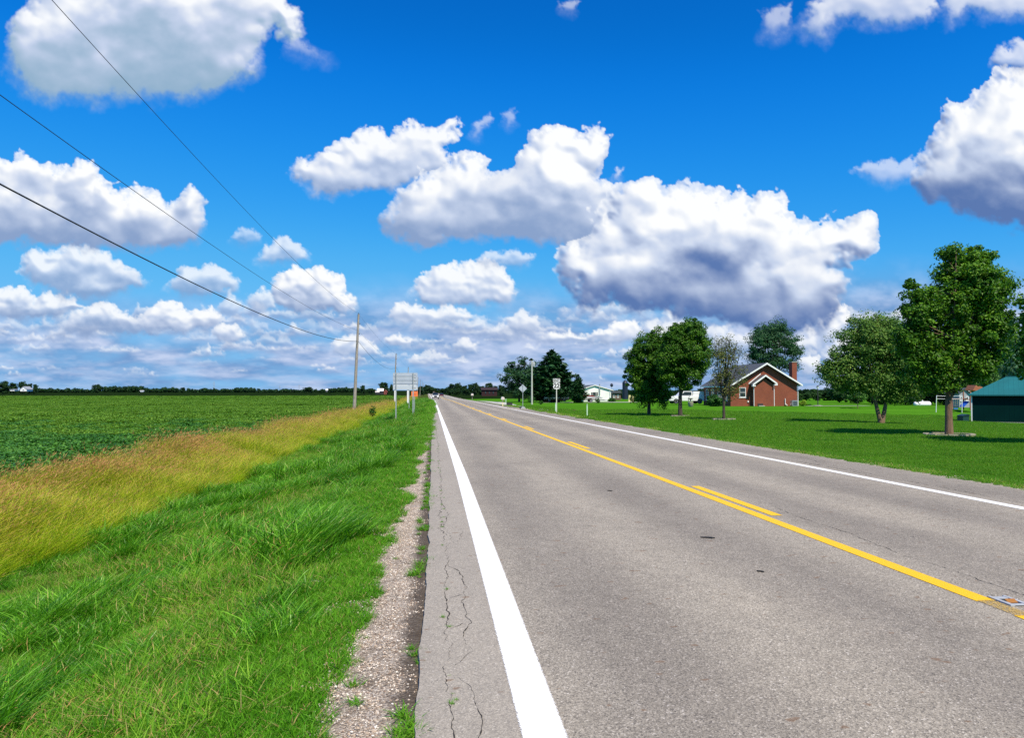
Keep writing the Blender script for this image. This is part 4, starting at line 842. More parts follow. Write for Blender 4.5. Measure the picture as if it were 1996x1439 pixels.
# --- background woods on the right: individual trees ---
def bgmesh(seed, mat, n=2600, tall=1.0, nclump=90, kind=0):
    rs = np.random.RandomState(seed)
    lob = [(0, 0, .56, .42, .42, .38), (.18, .1, .68, .28, .28, .26), (-.2, -.1, .60, .28, .28, .28), (.05, 0, .82, .22, .22, .17), (-.12, .1, .34, .34, .3, .22), (.2, 0, .36, .28, .3, .2), (0, 0, .20, .42, .38, .18)]
    lob = [(x+rs.randn()*.04, y, z+rs.randn()*.03, a*(.9+.2*rs.rand()), b, c*(.9+.2*rs.rand())) for x, y, z, a, b, c in lob]
    me, c = crown_mesh(rs, lob, nclump, n, .034, mat, .32, .7); tb = MB(); tb.tube([(0, 0, -.02), (0, 0, .25), (.02, 0, .6)], [.035, .025, .012], 6)
    for q in c[:14]: tb.tube([(0, 0, .2+.2*rs.rand()), (q[0]*.5, q[1]*.5, q[2]*.7), tuple(q)], [.012, .008, .003], 4)
    t_ = tb.build('trunk', B_dark, None, smooth=True); tm = t_.data; bpy.data.objects.remove(t_); return me, tm
BG = {k: [bgmesh(100+i*7+j, m, 6500) for j in range(3)] for i, (k, m) in enumerate((('dark', L_dark), ('deep', L_deep), ('light', L_light), ('willow', L_willow), ('back', L_back)))}
_cnt = [0]
def bgtree(px, top, hw, Y, kind, label, name='background_tree', group=None, base=None):
    P = at_y(px, Y); h = zof(P, top)-P.z; m = mpp(P); _cnt[0] += 1; cm, tm = BG[kind][_cnt[0] % 3]
    r = empty(name, P, rz=_cnt[0]*1.7, label=label, cat='tree', group=group); r.scale = (hw*m/.52, hw*m/.52, h)
    add('crown', cm, r); add('trunk', tm, r); return r
g = 'dark trees closing the yard behind the lawn'
for px, top, hw, Y, k in ((1636, 745, 24, 130, 'deep'), (1668, 742, 24, 118, 'deep'), (1700, 733, 30, 112, 'dark'), (1735, 705, 34, 108, 'dark'), (1775, 680, 34, 106, 'dark'), (1815, 668, 34, 104, 'dark'), (1852, 672, 30, 102, 'dark'), (1800, 730, 30, 100, 'dark'), (1765, 742, 26, 99, 'dark'), (1840, 738, 30, 98, 'dark'), (1725, 752, 22, 101, 'dark')):
    bgtree(px, top, hw, Y, k, 'dark tree in the row behind the propane tank', group=g)
for px, top, hw, Y, k, lb in ((1885, 715, 26, 100, 'light', 'light green tree above the small grey playhouse'), (1915, 700, 26, 106, 'deep', 'mid green tree between the light green tree and the willows'), (1930, 722, 22, 92, 'light', 'light green tree leaning over the back of the green shed'),
                              (1960, 640, 30, 125, 'willow', 'grey-green willow towering over the green shed roof'), (2005, 622, 42, 128, 'willow', 'grey-green willow at the picture edge behind the green shed'), (1985, 690, 40, 110, 'willow', 'lower grey-green willow just above the ridge of the green shed'), (2060, 640, 50, 126, 'willow', 'grey-green willow out beyond the green shed')):
    bgtree(px, top, hw, Y, k, lb)
for i, (px, top, hw) in enumerate(((1572, 764, 13), (1590, 759, 14), (1612, 756, 16), (1634, 760, 15), (1655, 762, 14), (1558, 766, 10))):
    bgtree(px, top, hw, 165, 'deep', 'bushy tree of the low hedgerow between the brick house and the young tree', name='hedgerow_tree', group='hedgerow trees right of the brick house')
for px, top, hw, Y in ((1400, 752, 18, 230), (1370, 756, 20, 240), (1335, 758, 20, 240), (1300, 760, 18, 250), (1212, 762, 12, 260), (1200, 764, 12, 260), (1250, 760, 16, 250)):
    bgtree(px, top, hw, Y, 'dark', 'far dark tree behind the yards between the white house and the brick house', group='far trees behind the yards')
# --- trees closing the far end of the road ---
g = 'dark trees where the road disappears'
for px, top, hw, Y in ((820, 752, 9, 520), (832, 750, 8, 540), (840, 753, 9, 560), (852, 756, 9, 600), (862, 757, 8, 600), (872, 754, 8, 560), (882, 747, 9, 480), (893, 746, 9, 460), (904, 751, 9, 450), (916, 748, 8, 430), (927, 746, 9, 420), (940, 752, 10, 420), (952, 745, 9, 400), (966, 752, 9, 380), (978, 750, 9, 360), (908, 757, 10, 400), (890, 758, 10, 420), (875, 760, 8, 430)):
    bgtree(px, top, hw, Y, 'dark', 'dark tree in the belt where the road disappears', group=g)
bgtree(749, 744, 11, 640, 'dark', 'round tree behind the far white-roofed barn'); bgtree(763, 749, 5, 600, 'dark', 'narrow dark tree beside the big sign backs')
for px, top, hw, Y in ((6, 742, 13, 700), (26, 745, 9, 705), (44, 743, 9, 700), (56, 747, 8, 690), (68, 748, 6, 700)):
    bgtree(px, top, hw, Y, 'dark', 'dark tree of the farmstead grove around the small white gable', group='trees of the far farmstead grove')
for px, top, hw, Y, lb in ((190, 749, 10, 900, 'lone round tree on the horizon left of the long wood'), (357, 755, 7, 950, 'small round tree at the end of the long far wood'), (397, 756, 5, 1000, 'small far tree left of the faint mast'), (417, 756, 3, 1000, 'tiny upright tree on the horizon'), (504, 757, 4, 950, 'small upright tree right of the middle far wood'),
                           (600, 754, 12, 800, 'wide round tree on the horizon left of the wooden pole'), (627, 759, 5, 850, 'low bush-like tree right of the wide round tree'), (643, 757, 5, 850, 'small tree left of the far pale building by the pole'), (708, 750, 6, 620, 'far tree just right of the nearest wooden pole'), (722, 757, 6, 600, 'low far tree left of the white-roofed barn')):
    bgtree(px, top, hw, Y, 'dark', lb)
def farwood(segs, Y, seed, label, mat=L_dark):
    rs = np.random.RandomState(seed); V, Q, k = [], [], 0; lobs = []
    for a, b, top in segs:
        x = a
        while x < b:
            P = at_y(x, Y+rs.randn()*25); m = mpp(P); h = zof(P, top+rs.rand()*3.2-1)-P.z; rr = h*.55*(.8+.5*rs.rand()); lobs.append((P.x, P.y, P.z+h*.5, rr, rr, h*.5)); x += rr/m*1.3
    n = len(lobs)*170; c, d = in_lobes(rs, lobs, n); V, Q = leafquads(rs, c, 1.0, .7, d, .6)
    add('distant_wood', np_mesh('distant_wood', V, Q, [mat]), label=label, cat='wood', kind='stuff')
farwood([(72, 100, 757), (100, 148, 757), (148, 185, 758), (205, 285, 751), (285, 350, 755), (368, 400, 757)], 1000, 1, 'long low wood along the left horizon', L_dark)
farwood([(400, 470, 758), (462, 500, 755), (505, 560, 758), (560, 640, 759), (645, 700, 755), (690, 735, 757)], 1050, 2, 'low wood along the horizon beyond the dark field', L_dark)
farwood([(1560, 2100, 760), (960, 1240, 760)], 700, 3, 'far wood behind the yards on the right', L_dark)
farwood([(-500, 0, 754), (2100, 2500, 755)], 1000, 4, 'far woods outside the picture', L_dark)
# --- bushes ---
def bush(px, py, top, hw, seed, label, mat=L_bush, name='bush', n=2200, P=None, ls=None, group=None):
    rs = np.random.RandomState(seed); P = P or spot(px, py); m = mpp(P); h = zof(P, top)-P.z; r_ = hw*m
    lob = [(0, 0, h*.5, r_*.85, r_*.8, h*.5), (r_*.35, -.1, h*.4, r_*.6, r_*.6, h*.42), (-r_*.35, .1, h*.38, r_*.6, r_*.6, h*.4)]
    root = empty(name, P, label=label, cat='bush', group=group); me, c = crown_mesh(rs, lob, 50, n, ls or max(.035, r_*.07), mat, .3); add('foliage', me, root); mb = MB()
    for q in c[:9]: mb.tube([(q[0]*.1, q[1]*.1, -.05), (q[0]*.5, q[1]*.5, q[2]*.5), tuple(q)], [.02, .014, .006], 5)
    mb.build('stem', B_dark, root); return root
bush(1036, 787, 771, 8, 1, 'round dark green shrub at the foot of the pale utility pole'); bush(1054, 789, 780, 5, 2, 'small low shrub between the pale pole and the dark vehicle'); bush(1165, 786, 774, 6, 3, 'small shrub on the lawn in front of the white house')
bush(1390, 795, 769, 20, 4, 'wide dark green foundation bush at the near corner of the brick house', P=at_y(1392, 92), n=5000); bush(1563, 794, 779, 9, 5, 'yellow-green bush beside the right corner of the brick house', mat=L_ybush, P=at_y(1565, 94), n=3000)
bush(1192, 784, 775, 9, 6, 'shaggy bush at the right corner of the white house'); bush(1578, 795, 788, 5, 7, 'small dark bush right of the yellow-green bush', P=at_y(1576, 99))
bush(725, 800, 791, 9, 8, 'leafy green weed clump in the tan grass beside the wooden pole', P=at_y(726, 70)+Vector((0, 0, .35)), mat=L_bush)
for i, (px, py, s) in enumerate(((262, 905, 12), (12, 990, 22), (735, 800, 8), (575, 838, 9), (345, 880, 7), (60, 1030, 14))):
    P = spot(px, py, .30); bush(px, py, py-s, s*.8, 40+i, 'broad-leaved green weed standing up in the tan meadow grass', P=P, name='weed', mat=L_bush, n=420, ls=.045, group='weeds in the meadow grass')
# ============ MATERIALS FOR BUILT THINGS ============
M_wood = barkmat('weathered_pole', (.20, .17, .14), (.42, .38, .33)); M_greywood = barkmat('grey_wood', (.14, .13, .12), (.30, .28, .26))
M_wire = plain('wire', (.015, .014, .02), .6, .1, 5); M_alu = plain('sign_back', (.42, .47, .54), .55, .10, 1.5, .1); M_post = plain('sign_post', (.34, .38, .40), .55, .15, 4, .3)
M_whitep = plain('white_sheet', (.83, .84, .85), .45, .04, 2); M_trim = plain('white_trim', (.80, .81, .82), .5, .04, 2); M_ink = plain('black_lettering', (.012, .012, .014), .5, .1)
M_orange = plain('orange_sheeting', (.85, .20, .06), .5, .06); M_pale = plain('pale_green_plastic', (.52, .70, .55), .5, .06); M_paleg = plain('pale_pole_wood', (.46, .47, .43), .8, .15, 2)
M_shing = plain('shingles', (.075, .085, .10), .85, .25, 5, bump=.4); M_conc = plain('concrete', (.42, .40, .36), .9, .2, 3, bump=.3); M_stn = plain('edging_stone', (.30, .27, .21), .9, .25, 5, bump=.5)
M_navy = plain('navy_steel', (.014, .022, .045), .5, .2, .8); M_dark = plain('dark_panel', (.03, .03, .035), .6, .2, 3); M_glass = plain('dark_glass', (.03, .045, .055), .08, .2, 1, spec=.8)
M_redcov = plain('red_cover', (.55, .05, .06), .7, .1); M_bluecov = plain('blue_cover', (.03, .05, .14), .7, .1); M_slide = plain('blue_plastic', (.02, .10, .55), .4, .1); M_cedar = plain('cedar', (.24, .085, .045), .8, .2, 3)
M_yelb = plain('cream_board', (.80, .70, .36), .7, .05); M_ltgrey = plain('light_siding', (.30, .32, .36), .7, .08); M_redbarn = plain('red_barn', (.30, .075, .05), .8, .15, .3); M_dred = plain('dark_red_brick', (.035, .012, .014), .9, .15, .3)
M_carblk = plain('black_car_paint', (.012, .014, .025), .18, .1, 1, spec=.7); M_carwht = plain('white_car_paint', (.80, .80, .82), .25, .03, 1, spec=.6); M_silver = plain('silver_trim', (.45, .45, .47), .3, .1, 1, .6); M_tyre = plain('tyre', (.015, .015, .016), .8, .1); M_lamp = plain('headlight_glass', (.75, .78, .8), .1, .05); M_tail = plain('tail_light', (.4, .02, .02), .3, .05)
M_dirt = plain('bare_soil', (.16, .085, .055), .95, .25, 4, bump=.6)
def brickmat():
    m, t, b = newmat('brick_wall'); s = N(t, 'ShaderNodeSeparateXYZ'); t.links.new(objco(t), s.inputs[0]); c = N(t, 'ShaderNodeCombineXYZ')
    t.links.new(mth(t, 'ADD', s.outputs[0], s.outputs[1]), c.inputs[0]); t.links.new(s.outputs[2], c.inputs[1])
    br = N(t, 'ShaderNodeTexBrick'); t.links.new(c.outputs[0], br.inputs['Vector']); br.inputs['Scale'].default_value = 1; br.inputs['Brick Width'].default_value = .21; br.inputs['Row Height'].default_value = .075; br.inputs['Mortar Size'].default_value = .009
    br.inputs['Color1'].default_value = (.24, .052, .024, 1); br.inputs['Color2'].default_value = (.185, .040, .019, 1); br.inputs['Mortar'].default_value = (.25, .10, .06, 1)
    n = noise(t, .8, 4, .6, objco(t)); col = mixc(t, 1, br.outputs['Color'], ramp(t, n, [(.3, (.86, .86, .88)), (.7, (1.12, 1.1, 1.06))]), 'MULTIPLY')
    t.links.new(col, b.inputs['Base Color']); b.inputs['Roughness'].default_value = .9; return m
M_brick = brickmat()
def ribmat(name, col, axis=0, pitch=.3, rough=.4, amt=.6):
    m, t, b = newmat(name); s = N(t, 'ShaderNodeSeparateXYZ'); t.links.new(objco(t), s.inputs[0]); f = mth(t, 'FRACT', mth(t, 'DIVIDE', s.outputs[axis], pitch)); k = mth(t, 'LESS_THAN', mth(t, 'ABSOLUTE', mth(t, 'SUBTRACT', f, .5)), .09)
    n = noise(t, .7, 3, .5, objco(t)); t.links.new(ramp(t, n, [(.3, tuple(x*.9 for x in col)), (.7, tuple(x*1.1 for x in col))]), b.inputs['Base Color']); b.inputs['Roughness'].default_value = rough
    bp = N(t, 'ShaderNodeBump', Strength=amt, Distance=.03); t.links.new(k, bp.inputs['Height']); t.links.new(bp.outputs[0], b.inputs['Normal']); return m
M_shedwall = ribmat('dark_green_metal', (.002, .022, .021), 0, .35, 1.0); M_shedwall.node_tree.nodes['Principled BSDF'].inputs['Specular IOR Level'].default_value = .03; M_shedroof = ribmat('teal_metal_roof', (.003, .125, .135), 0, .35, .6); M_lap = ribmat('white_lap_siding', (.86, .86, .86), 2, .2, .6, .1)

# ============ POLES AND WIRES ============
def pole(px_or_P, top_z, r0, r1, label, lean=0.0, group=None, mat=M_wood, ins=True, name='utility_pole'):
    P = px_or_P; root = empty(name, P, label=label, cat='utility pole', group=group); H = top_z-P.z; mb = MB()
    mb.tube([(0, 0, -.3), (lean*H*.5, 0, H*.5), (lean*H, 0, H)], [r0, (r0+r1)/2, r1], 12).build('pole_shaft', mat, root, smooth=True)
    if ins:
        for f, s in ((1.005, 1), (.90, 1), (.80, 1)):
            z = H*f if f > 1 else H*f; q = MB(); q.tube([(lean*z+r1*.5, -.02, z-.02), (lean*z+r1+.07, -.02, z-.02)], .012, 6); q.lathe((lean*z+(0 if f > 1 else r1+.08), 0, z-.03), [(.02, 0), (.045, .02), (.03, .05), (.045, .08), (.02, .12)], 8); q.build('insulator', M_dark, root)
    return root
PX = -8.15; Ys = [-4, 82, 163, 243, 322, 400, 478, 560, 645]; tops = []
gp = 'wooden poles following the road'
for i, Y in enumerate(Ys):
    x = PX+float(off(Y))*.3 if Y > 0 else PX; P = Vector((x-.40, Y, float(gz(x, Y)))); tz = (9.75, 9.72, 9.35, 8.9, 8.7, 8.5, 8.3, 8.2, 8.0)[i]; tops.append((x, Y, tz))
    lab = ('nearest wooden pole, leaning slightly, rising from the tan grass' if i == 1 else 'second wooden pole, seen just above the big sign backs' if i == 2 else 'wooden pole behind the camera carrying the three wires' if i == 0 else 'far wooden pole of the row fading toward the horizon')
    pole(P, tz, .19, .105, lab, lean=.040 if i == 1 else .03, group=None if i in (0, 1, 2) else gp)
def cable(a, b, low, r, label, n=40):
    """wire between two fastenings whose lowest point is given as (y, z)"""
    a, b = Vector(a), Vector(b); kk = (b.z-low[1])/(b.y-low[0])**2; ka = (a.z-low[1])/(a.y-low[0])**2; pts = []
    for i in range(n+1):
        t = i/n; p = a.lerp(b, t); k = kk if p.y > low[0] else ka; p.z = low[1]+k*(p.y-low[0])**2; pts.append(tuple(p))
    MB().tube(pts, r, 6).build('power_wire', M_wire, None, smooth=True, label=label, cat='wire')
t0, t1 = tops[0], tops[1]
cable((t0[0]+.1, t0[1], 6.3), (t1[0]-.02, t1[1], 6.82), (34, 5.16), .019, 'thick lowest cable sagging from the near wooden pole')
cable((t0[0]+.1, t0[1], 7.75), (t1[0]-.02, t1[1], 7.98), (36, 6.86), .009, 'thin middle wire running up to the near wooden pole')
cable((t0[0]+.2, t0[1], 10.9), (t1[0]+.02, t1[1], 9.78), (50, 9.07), .008, 'thin topmost wire reaching the tip of the near wooden pole')
for i in range(1, 8):
    a, b = tops[i], tops[i+1]; far = ('between the near and second wooden pole' if i == 1 else None)
    for k, (dz, sag, r, nm) in enumerate(((-2.9, 2.3, .016, 'thick low cable'), (-1.75, 1.2, .007, 'thin middle wire'), (.03, 1.0, .007, 'thin top wire'))):
        if i > 1 and k == 1: continue
        pa = Vector((a[0], a[1], a[2]+dz)); pb = Vector((b[0], b[1], b[2]+dz)); pts = [tuple(pa.lerp(pb, q/16)-Vector((0, 0, 4*sag*.55*(q/16)*(1-q/16)))) for q in range(17)]
        MB().tube(pts, r, 5).build('power_wire', M_wire, None, label='%s %s' % (nm, far) if far else '%s strung between the far wooden poles' % nm, cat='wire', group=None if far else 'wires along the far poles')
# pale pole with transformer on the right
P = at_y(1036.8, 118); pr = pole(P, zof(P, 703), .15, .11, 'pale utility pole with a grey transformer in front of the dark pines', mat=M_paleg, ins=False); H = zof(P, 703)-P.z
MB().lathe((.28, 0, H-.95), [(.19, 0), (.21, .05), (.21, .55), (.19, .62), (.05, .68)], 14).build('transformer', M_steel, pr, smooth=True); MB().tube([(-.05, 0, H-.25), (.45, 0, H-.2)], .03, 6).build('bracket', M_steel, pr)

# ============ SIGNS ============
def text(name, s, size, loc, rot, mat, parent, ext=.0015, sx=1):
    cu = bpy.data.curves.new(name, 'FONT'); cu.body = s; cu.size = size; cu.align_x = 'CENTER'; cu.align_y = 'CENTER'; cu.extrude = ext; cu.offset = size*.04; cu.materials.append(mat)
    tmp = bpy.data.objects.new(name, cu); C.objects.link(tmp); dg = bpy.context.evaluated_depsgraph_get(); me = bpy.data.meshes.new_from_object(tmp.evaluated_get(dg)); bpy.data.objects.remove(tmp)
    o = add(name, me, parent); o.location = loc; o.rotation_euler = rot; o.scale = (sx, 1, 1)
    if not me.materials: me.materials.append(mat)
    return o
P = spot(1085, 806); rt = empty('route_sign', P, label='white EAST 22 highway shield on a pale post beside the lawn', cat='road sign'); m = mpp(P)
z1 = zof(P, 738)-P.z; MB().box((0, .03, z1/2-.1), (.075, .045, z1+.15)).build('post', plain('pale_post', (.60, .62, .56), .6, .08), rt)
ze = (zof(P, 741.7)-P.z); MB().box((0, 0, ze), (.61, .006, .305)).build('direction_plate', M_whitep, rt, bevel=.012)
rim = MB(); [rim.box((0, -.0045, ze+s*.135), (.57, .003, .010)) for s in (-1, 1)]; [rim.box((s*.283, -.0045, ze), (.010, .003, .26)) for s in (-1, 1)]; rim.build('border', M_ink, rt)
text('lettering', 'EAST', .25, (0, -.0062, ze), (R(90), 0, 0), M_ink, rt, sx=.95)
zs = zof(P, 752.6)-P.z
def shield(s, dz=0): return [(x*s, z*s+zs+dz) for x, z in ((0, -.30), (.10, -.265), (.20, -.25), (.27, -.19), (.30, -.10), (.285, 0), (.255, .08), (.285, .14), (.30, .19), (.24, .265), (.17, .245), (.09, .265), (0, .29), (-.09, .265), (-.17, .245), (-.24, .265), (-.30, .19), (-.285, .14), (-.255, .08), (-.285, 0), (-.30, -.10), (-.27, -.19), (-.20, -.25), (-.10, -.265))]
MB().prism([(-.305, zs-.305), (.305, zs-.305), (.305, zs+.305), (-.305, zs+.305)] if False else shield(1.04), .002, .006).build('shield_outline', M_ink, rt); MB().prism(shield(1.0), -.006, .0).build('shield', M_whitep, rt)
text('numerals', '22', .50, (0, -.008, zs-.005), (R(90), 0, 0), M_ink, rt, sx=1.0)
P = spot(1019, 797); P = at_y(1019, 86); dz_ = zof(P, 757.5)-P.z; dm = empty('diamond_sign', P, label='grey back of a diamond warning sign across the road before the pines', cat='road sign'); q = .735*.5*mpp(P)*17/.76 if False else 8.2*mpp(P)
MB().prism([(0, dz_-q), (q, dz_), (0, dz_+q), (-q, dz_)], .0, .006).build('panel', M_alu, dm); MB().box((0, -.03, (dz_+q*.85)/2-.1), (.06, .045, dz_+q*.85+.2)).build('post', M_post, dm)
[MB().box((0, -.006, dz_+e_*q*.5), (.25, .012, .04)).build('brace', M_post, dm) for e_ in (-1, 1)]
for px, py, top, lb, w_ in ((1144.5, 812, 789.5, 'pale green marker post standing alone on the lawn', .085), (1083, 803, 787, 'pale green marker post close behind the numbered route sign', .085), (986.2, 788, 778, 'pale yellow-green marker post beside the mailbox', .09)):
    P = spot(px, py); h = zof(P, top)-P.z; mk = empty('marker_post', P, label=lb, cat='marker post'); MB().box((0, 0, h/2-.05), (w_, .03, h+.1)).build('post', M_pale, mk, bevel=.008); MB().lathe((0, 0, h-.002), [(w_*.55, 0), (w_*.5, .03), (.01, .06)], 10).build('cap', M_pale, mk)
# two big sign backs on the left verge
P = Vector((spot(788, 806).x, 61, 0)); Pl = at_y(772, 61); Pr = at_y(805, 60.5); base = Vector((Pl.x, 61, Pl.z)); sg = empty('guide_sign', base, label='large grey sign back on two tall posts standing in the verge', cat='road sign'); m = mpp(base)
def zl(py): return zof(base, py)-base.z
xa, xb = -(772-766)*m, (813.5-772)*m
MB().box(((xa+xb)/2, .03, (zl(727)+zl(751))/2), (xb-xa, .012, zl(727)-zl(751))).build('panel', M_alu, sg); MB().box(((xa+xb)/2, .03, (zl(751.8)+zl(760))/2), (xb-xa, .012, zl(751.8)-zl(760))).build('panel', M_whitep if False else plain('sign_back_pale', (.52, .57, .63), .5, .06, 1.5, .1), sg)
for py in (733, 741, 748): MB().box(((xa+xb)/2, .014, zl(py)), (xb-xa-.06, .02, .035)).build('stiffener', M_alu, sg)
MB().box((0, -.03, (zl(727))/2-.15), (.085, .07, zl(727)+.3)).build('post', M_post, sg); MB().box(((805-772)*m, -.03, (zl(727)+(Pr.z-base.z))/2-.15), (.085, .07, zl(727)-(Pr.z-base.z)+.3)).build('post', M_post, sg)
for py in (730, 736, 743, 756): MB().box(((808.5-772)*m, .012, zl(py)), (.14, .02, .05)).build('clip', M_steel, sg)
P = at_y(783, 150); sb = empty('billboard', P, label='second large pale board on white legs in the tan grass behind the guide sign', cat='billboard'); m = mpp(P); bx = lambda px: (px-783)*m
zb = lambda py: zof(P, py)-P.z
MB().box(((bx(768)+bx(810))/2, 0, (zb(737)+zb(760))/2), (bx(810)-bx(768), .08, zb(737)-zb(760))).build('board', M_trim, sb)
for px in (770.5, 795): MB().box((bx(px), .12, zb(760)/2), (.34 if px < 780 else .30, .16, zb(760)+.3)).build('leg', M_trim, sb)
P = at_y(808, 66); os_ = empty('orange_sign', P, label='orange construction sign with dark marks on a steel post beside the grey sign back', cat='road sign'); zo = lambda py: zof(P, py)-P.z; m = mpp(P)
MB().box((0, .03, (zo(763)+zo(773))/2), (12.6*m, .008, zo(763)-zo(773))).build('panel', M_orange, os_, bevel=.01); MB().box((0, .06, zo(765)/2-.1), (.06, .05, zo(765)+.2)).build('post', M_post, os_)
zc = zo(768); a = MB(); a.prism([(-.17, zc+.06), (-.13, zc+.08), (-.05, zc-.02), (.05, zc-.03), (.05, zc-.06), (-.07, zc-.06)], .022, .026); a.prism([(.05, zc-.02), (.12, zc-.03), (.09, zc-.10)], .022, .026); a.build('arrow_mark', plain('dark_red_mark', (.22, .03, .02), .6), os_)
P = at_y(797.5, 90); s3 = empty('sign_post', P, label='bare thin steel post behind the two big sign backs', cat='post'); MB().box((0, 0, (zof(P, 752)-P.z)/2-.1), (.07, .05, zof(P, 752)-P.z+.2)).build('post', M_post, s3)
MB().box((0, -.03, zof(P, 752)-P.z), (.3, .008, .2)).build('plate', M_alu, s3)
# mailboxes and culvert
def mailbox(px, py, top, label, body, wpx):
    P = at_y(px, py); m = mpp(P); h = zof(P, top)-P.z; r = wpx*m/2; mbx = empty('mailbox', P, label=label, cat='mailbox'); MB().box((0, 0, (h-r*1.6)/2-.1), (.10, .10, h-r*1.6+.2)).build('post', M_yelb if wpx > 5 else M_greywood, mbx)
    pr_ = [(-r, h-2*r), (r, h-2*r), (r, h-r)]+[(r*math.cos(q*math.pi/8), h-r+r*.9*math.sin(q*math.pi/8)) for q in range(1, 8)]+[(-r, h-r)]; MB().prism(pr_, -.28, .28).build('box', body, mbx); MB().prism([(x*.92, (z-(h-r))*.92+h-r) for x, z in pr_], -.295, -.281).build('door', plain('mailbox_door', (.62, .54, .50), .5, .08), mbx)
mailbox(980, 98, 773.5, 'cream-fronted mailbox on a pale post at the gravel driveway', M_trim, 6.2); mailbox(920.5, 165, 767, 'small white mailbox farther along the road edge', M_whitep, 4.5)
P = spot(1019, 798); cv = empty('culvert_pipe', P, label='black culvert pipe end set in pale rubble under the diamond sign', cat='culvert'); MB().tube([(0, -.5, .05), (0, 1.6, .05)], .2, 16).build('pipe', M_dark, cv); MB().lathe((0, -.54, .05), [(.2, 0), (.24, 0), (.24, .08), (.2, .08)], 16, 'Y').build('rim', M_steel, cv)
def rocks(name, c, rx, ry, n, s, mat, label, cat, seed, z=0):
    rs = np.random.RandomState(seed); V, T = stones(rs, n, 1, s*.5, s*1.6); V = V.reshape(-1, 11, 3); cc = V.mean(1, keepdims=True); V = V-cc
    pos_ = np.stack([c[0]+rs.randn(n)*rx*.5, c[1]+rs.randn(n)*ry*.5], -1); zz = gz(pos_[:, 0], pos_[:, 1]); V = V+np.concatenate([pos_, zz[:, None]+s*.2], 1)[:, None]; add(name, np_mesh(name, V.reshape(-1, 3), T, [mat]), label=label, cat=cat, kind='stuff')
rocks('rubble', (P.x+.3, P.y), 2.6, 3.0, 160, .11, M_stn, 'pale broken stone around the culvert under the diamond sign', 'rubble', 3)
Q = spot(1095, 801); rocks('bare_soil', (Q.x+.2, Q.y), 1.5, 2.4, 260, .07, M_dirt, 'patch of bare brown soil at the foot of the route sign', 'soil', 4); Q = spot(1180, 818); rocks('bare_soil', (Q.x, Q.y), .9, .7, 90, .05, M_dirt, 'small patch of brown soil on the lawn beyond the marker post', 'soil', 5)
P = at_y(993, 104); hd = empty('hedge_planter', P, label='low dark planter box on the lawn beside the marker post and mailbox', cat='planter'); MB().box((0, 0, .22), (11*mpp(P), .5, .44)).build('box', M_dark, hd, bevel=.03); MB().box((0, 0, .45), (11*mpp(P)+.06, .56, .05)).build('rim', M_black, hd)
# driveway sheets
def sheet(name, pts, mat, dz=.012, **k):
    V = []; mb = MB(); n = len(pts)
    c0 = sum((Vector((p[0], p[1], 0)) for p in pts), Vector())/n
    # subdivide the outline towards its centre so that the sheet follows the ground
    rings = []
    for s in (1, .75, .5, .25, 0):
        ring = []
        for i in range(n):
            a = Vector((pts[i][0], pts[i][1], 0)); b = Vector((pts[(i+1) % n][0], pts[(i+1) % n][1], 0))
            for t in (0, .25, .5, .75): q = c0.lerp(a.lerp(b, t), s); ring.append((q.x, q.y, float(gz(q.x, q.y))+dz))
        rings.append(ring)
    k0 = 4*n
    for r in rings: mb.v += r
    for i in range(4):
        for j in range(k0): mb.f.append((i*k0+j, i*k0+(j+1) % k0, (i+1)*k0+(j+1) % k0, (i+1)*k0+j))
    return mb.build(name, mat, None, **k)
M_drive = plain('pale_gravel_drive', (.46, .45, .40), .95, .2, 1.5)
D1 = [spot(*p) for p in ((930, 781.5), (1010, 795), (1022, 794), (985, 785))]; sheet('driveway', [(p.x, p.y) for p in D1], M_drive, .05, label='pale gravel driveway leaving the road by the mailbox', cat='driveway', kind='structure')
sheet('driveway', [(at_y(1030, 150).x, 134), (at_y(1210, 150).x, 134), (at_y(1210, 150).x, 141), (at_y(1030, 150).x, 141)], M_drive, .05, label='pale drive crossing the yard under the parked dark vehicle', cat='driveway', kind='structure')
sheet('path', [(at_y(1572, 92).x, 91), (at_y(1700, 92).x, 92), (at_y(1700, 92).x, 93.5), (at_y(1572, 92).x, 92.8)], M_drive, .05, label='narrow pale path right of the brick house', cat='path', kind='structure')

# ============ BRICK HOUSE ============
def window(x, z, w, h, par, y=0, face='front', frame=M_trim, mull=True, rec=.04):
    f = MB(); t = .07
    def bx_(mb, cx, cz, dx, dz, d0, d1):
        if face == 'front': mb.box((cx, (d0+d1)/2, cz), (dx, abs(d1-d0), dz))
        else: mb.box(((d0+d1)/2, cx, cz), (abs(d1-d0), dx, dz))
    a, b_ = y-.035, y+.05
    for s in (-1, 1): bx_(f, x+s*(w/2-t/2), z, t, h, a, b_)
    for s in (-1, 1): bx_(f, x, z+s*(h/2-t/2), w-2*t, t, a, b_)
    if mull: bx_(f, x, z, w-2*t, t*.7, a+.005, b_)
    fr = f.build('window', frame, par); g = MB(); bx_(g, x, z, w-2*t, h-2*t, y-.012, y+.01); g.build('pane', M_glass, fr); s_ = MB(); bx_(s_, x, z-h/2-.03, w+.14, .06, y-.08, y+.02); s_.build('sill', frame, fr)
    return fr
P = at_y(1424, 93.5); P.z = float(gz(P.x+4, 93.5))-.02; m = mpp(P); hx = lambda px: (px-1424)*m; hz = lambda py: zof(P, py)-P.z
W = hx(1559.5); ap = hx(1494.6); D = 9.8; ze = hz(748.5); zp = hz(707.5); wz = ze+.02
ho = empty('brick_house', P, label='low red brick house with a grey gabled roof and white trim', cat='house')
sl = (zp-ze)/(W+.3-ap); zL = zp-sl*ap
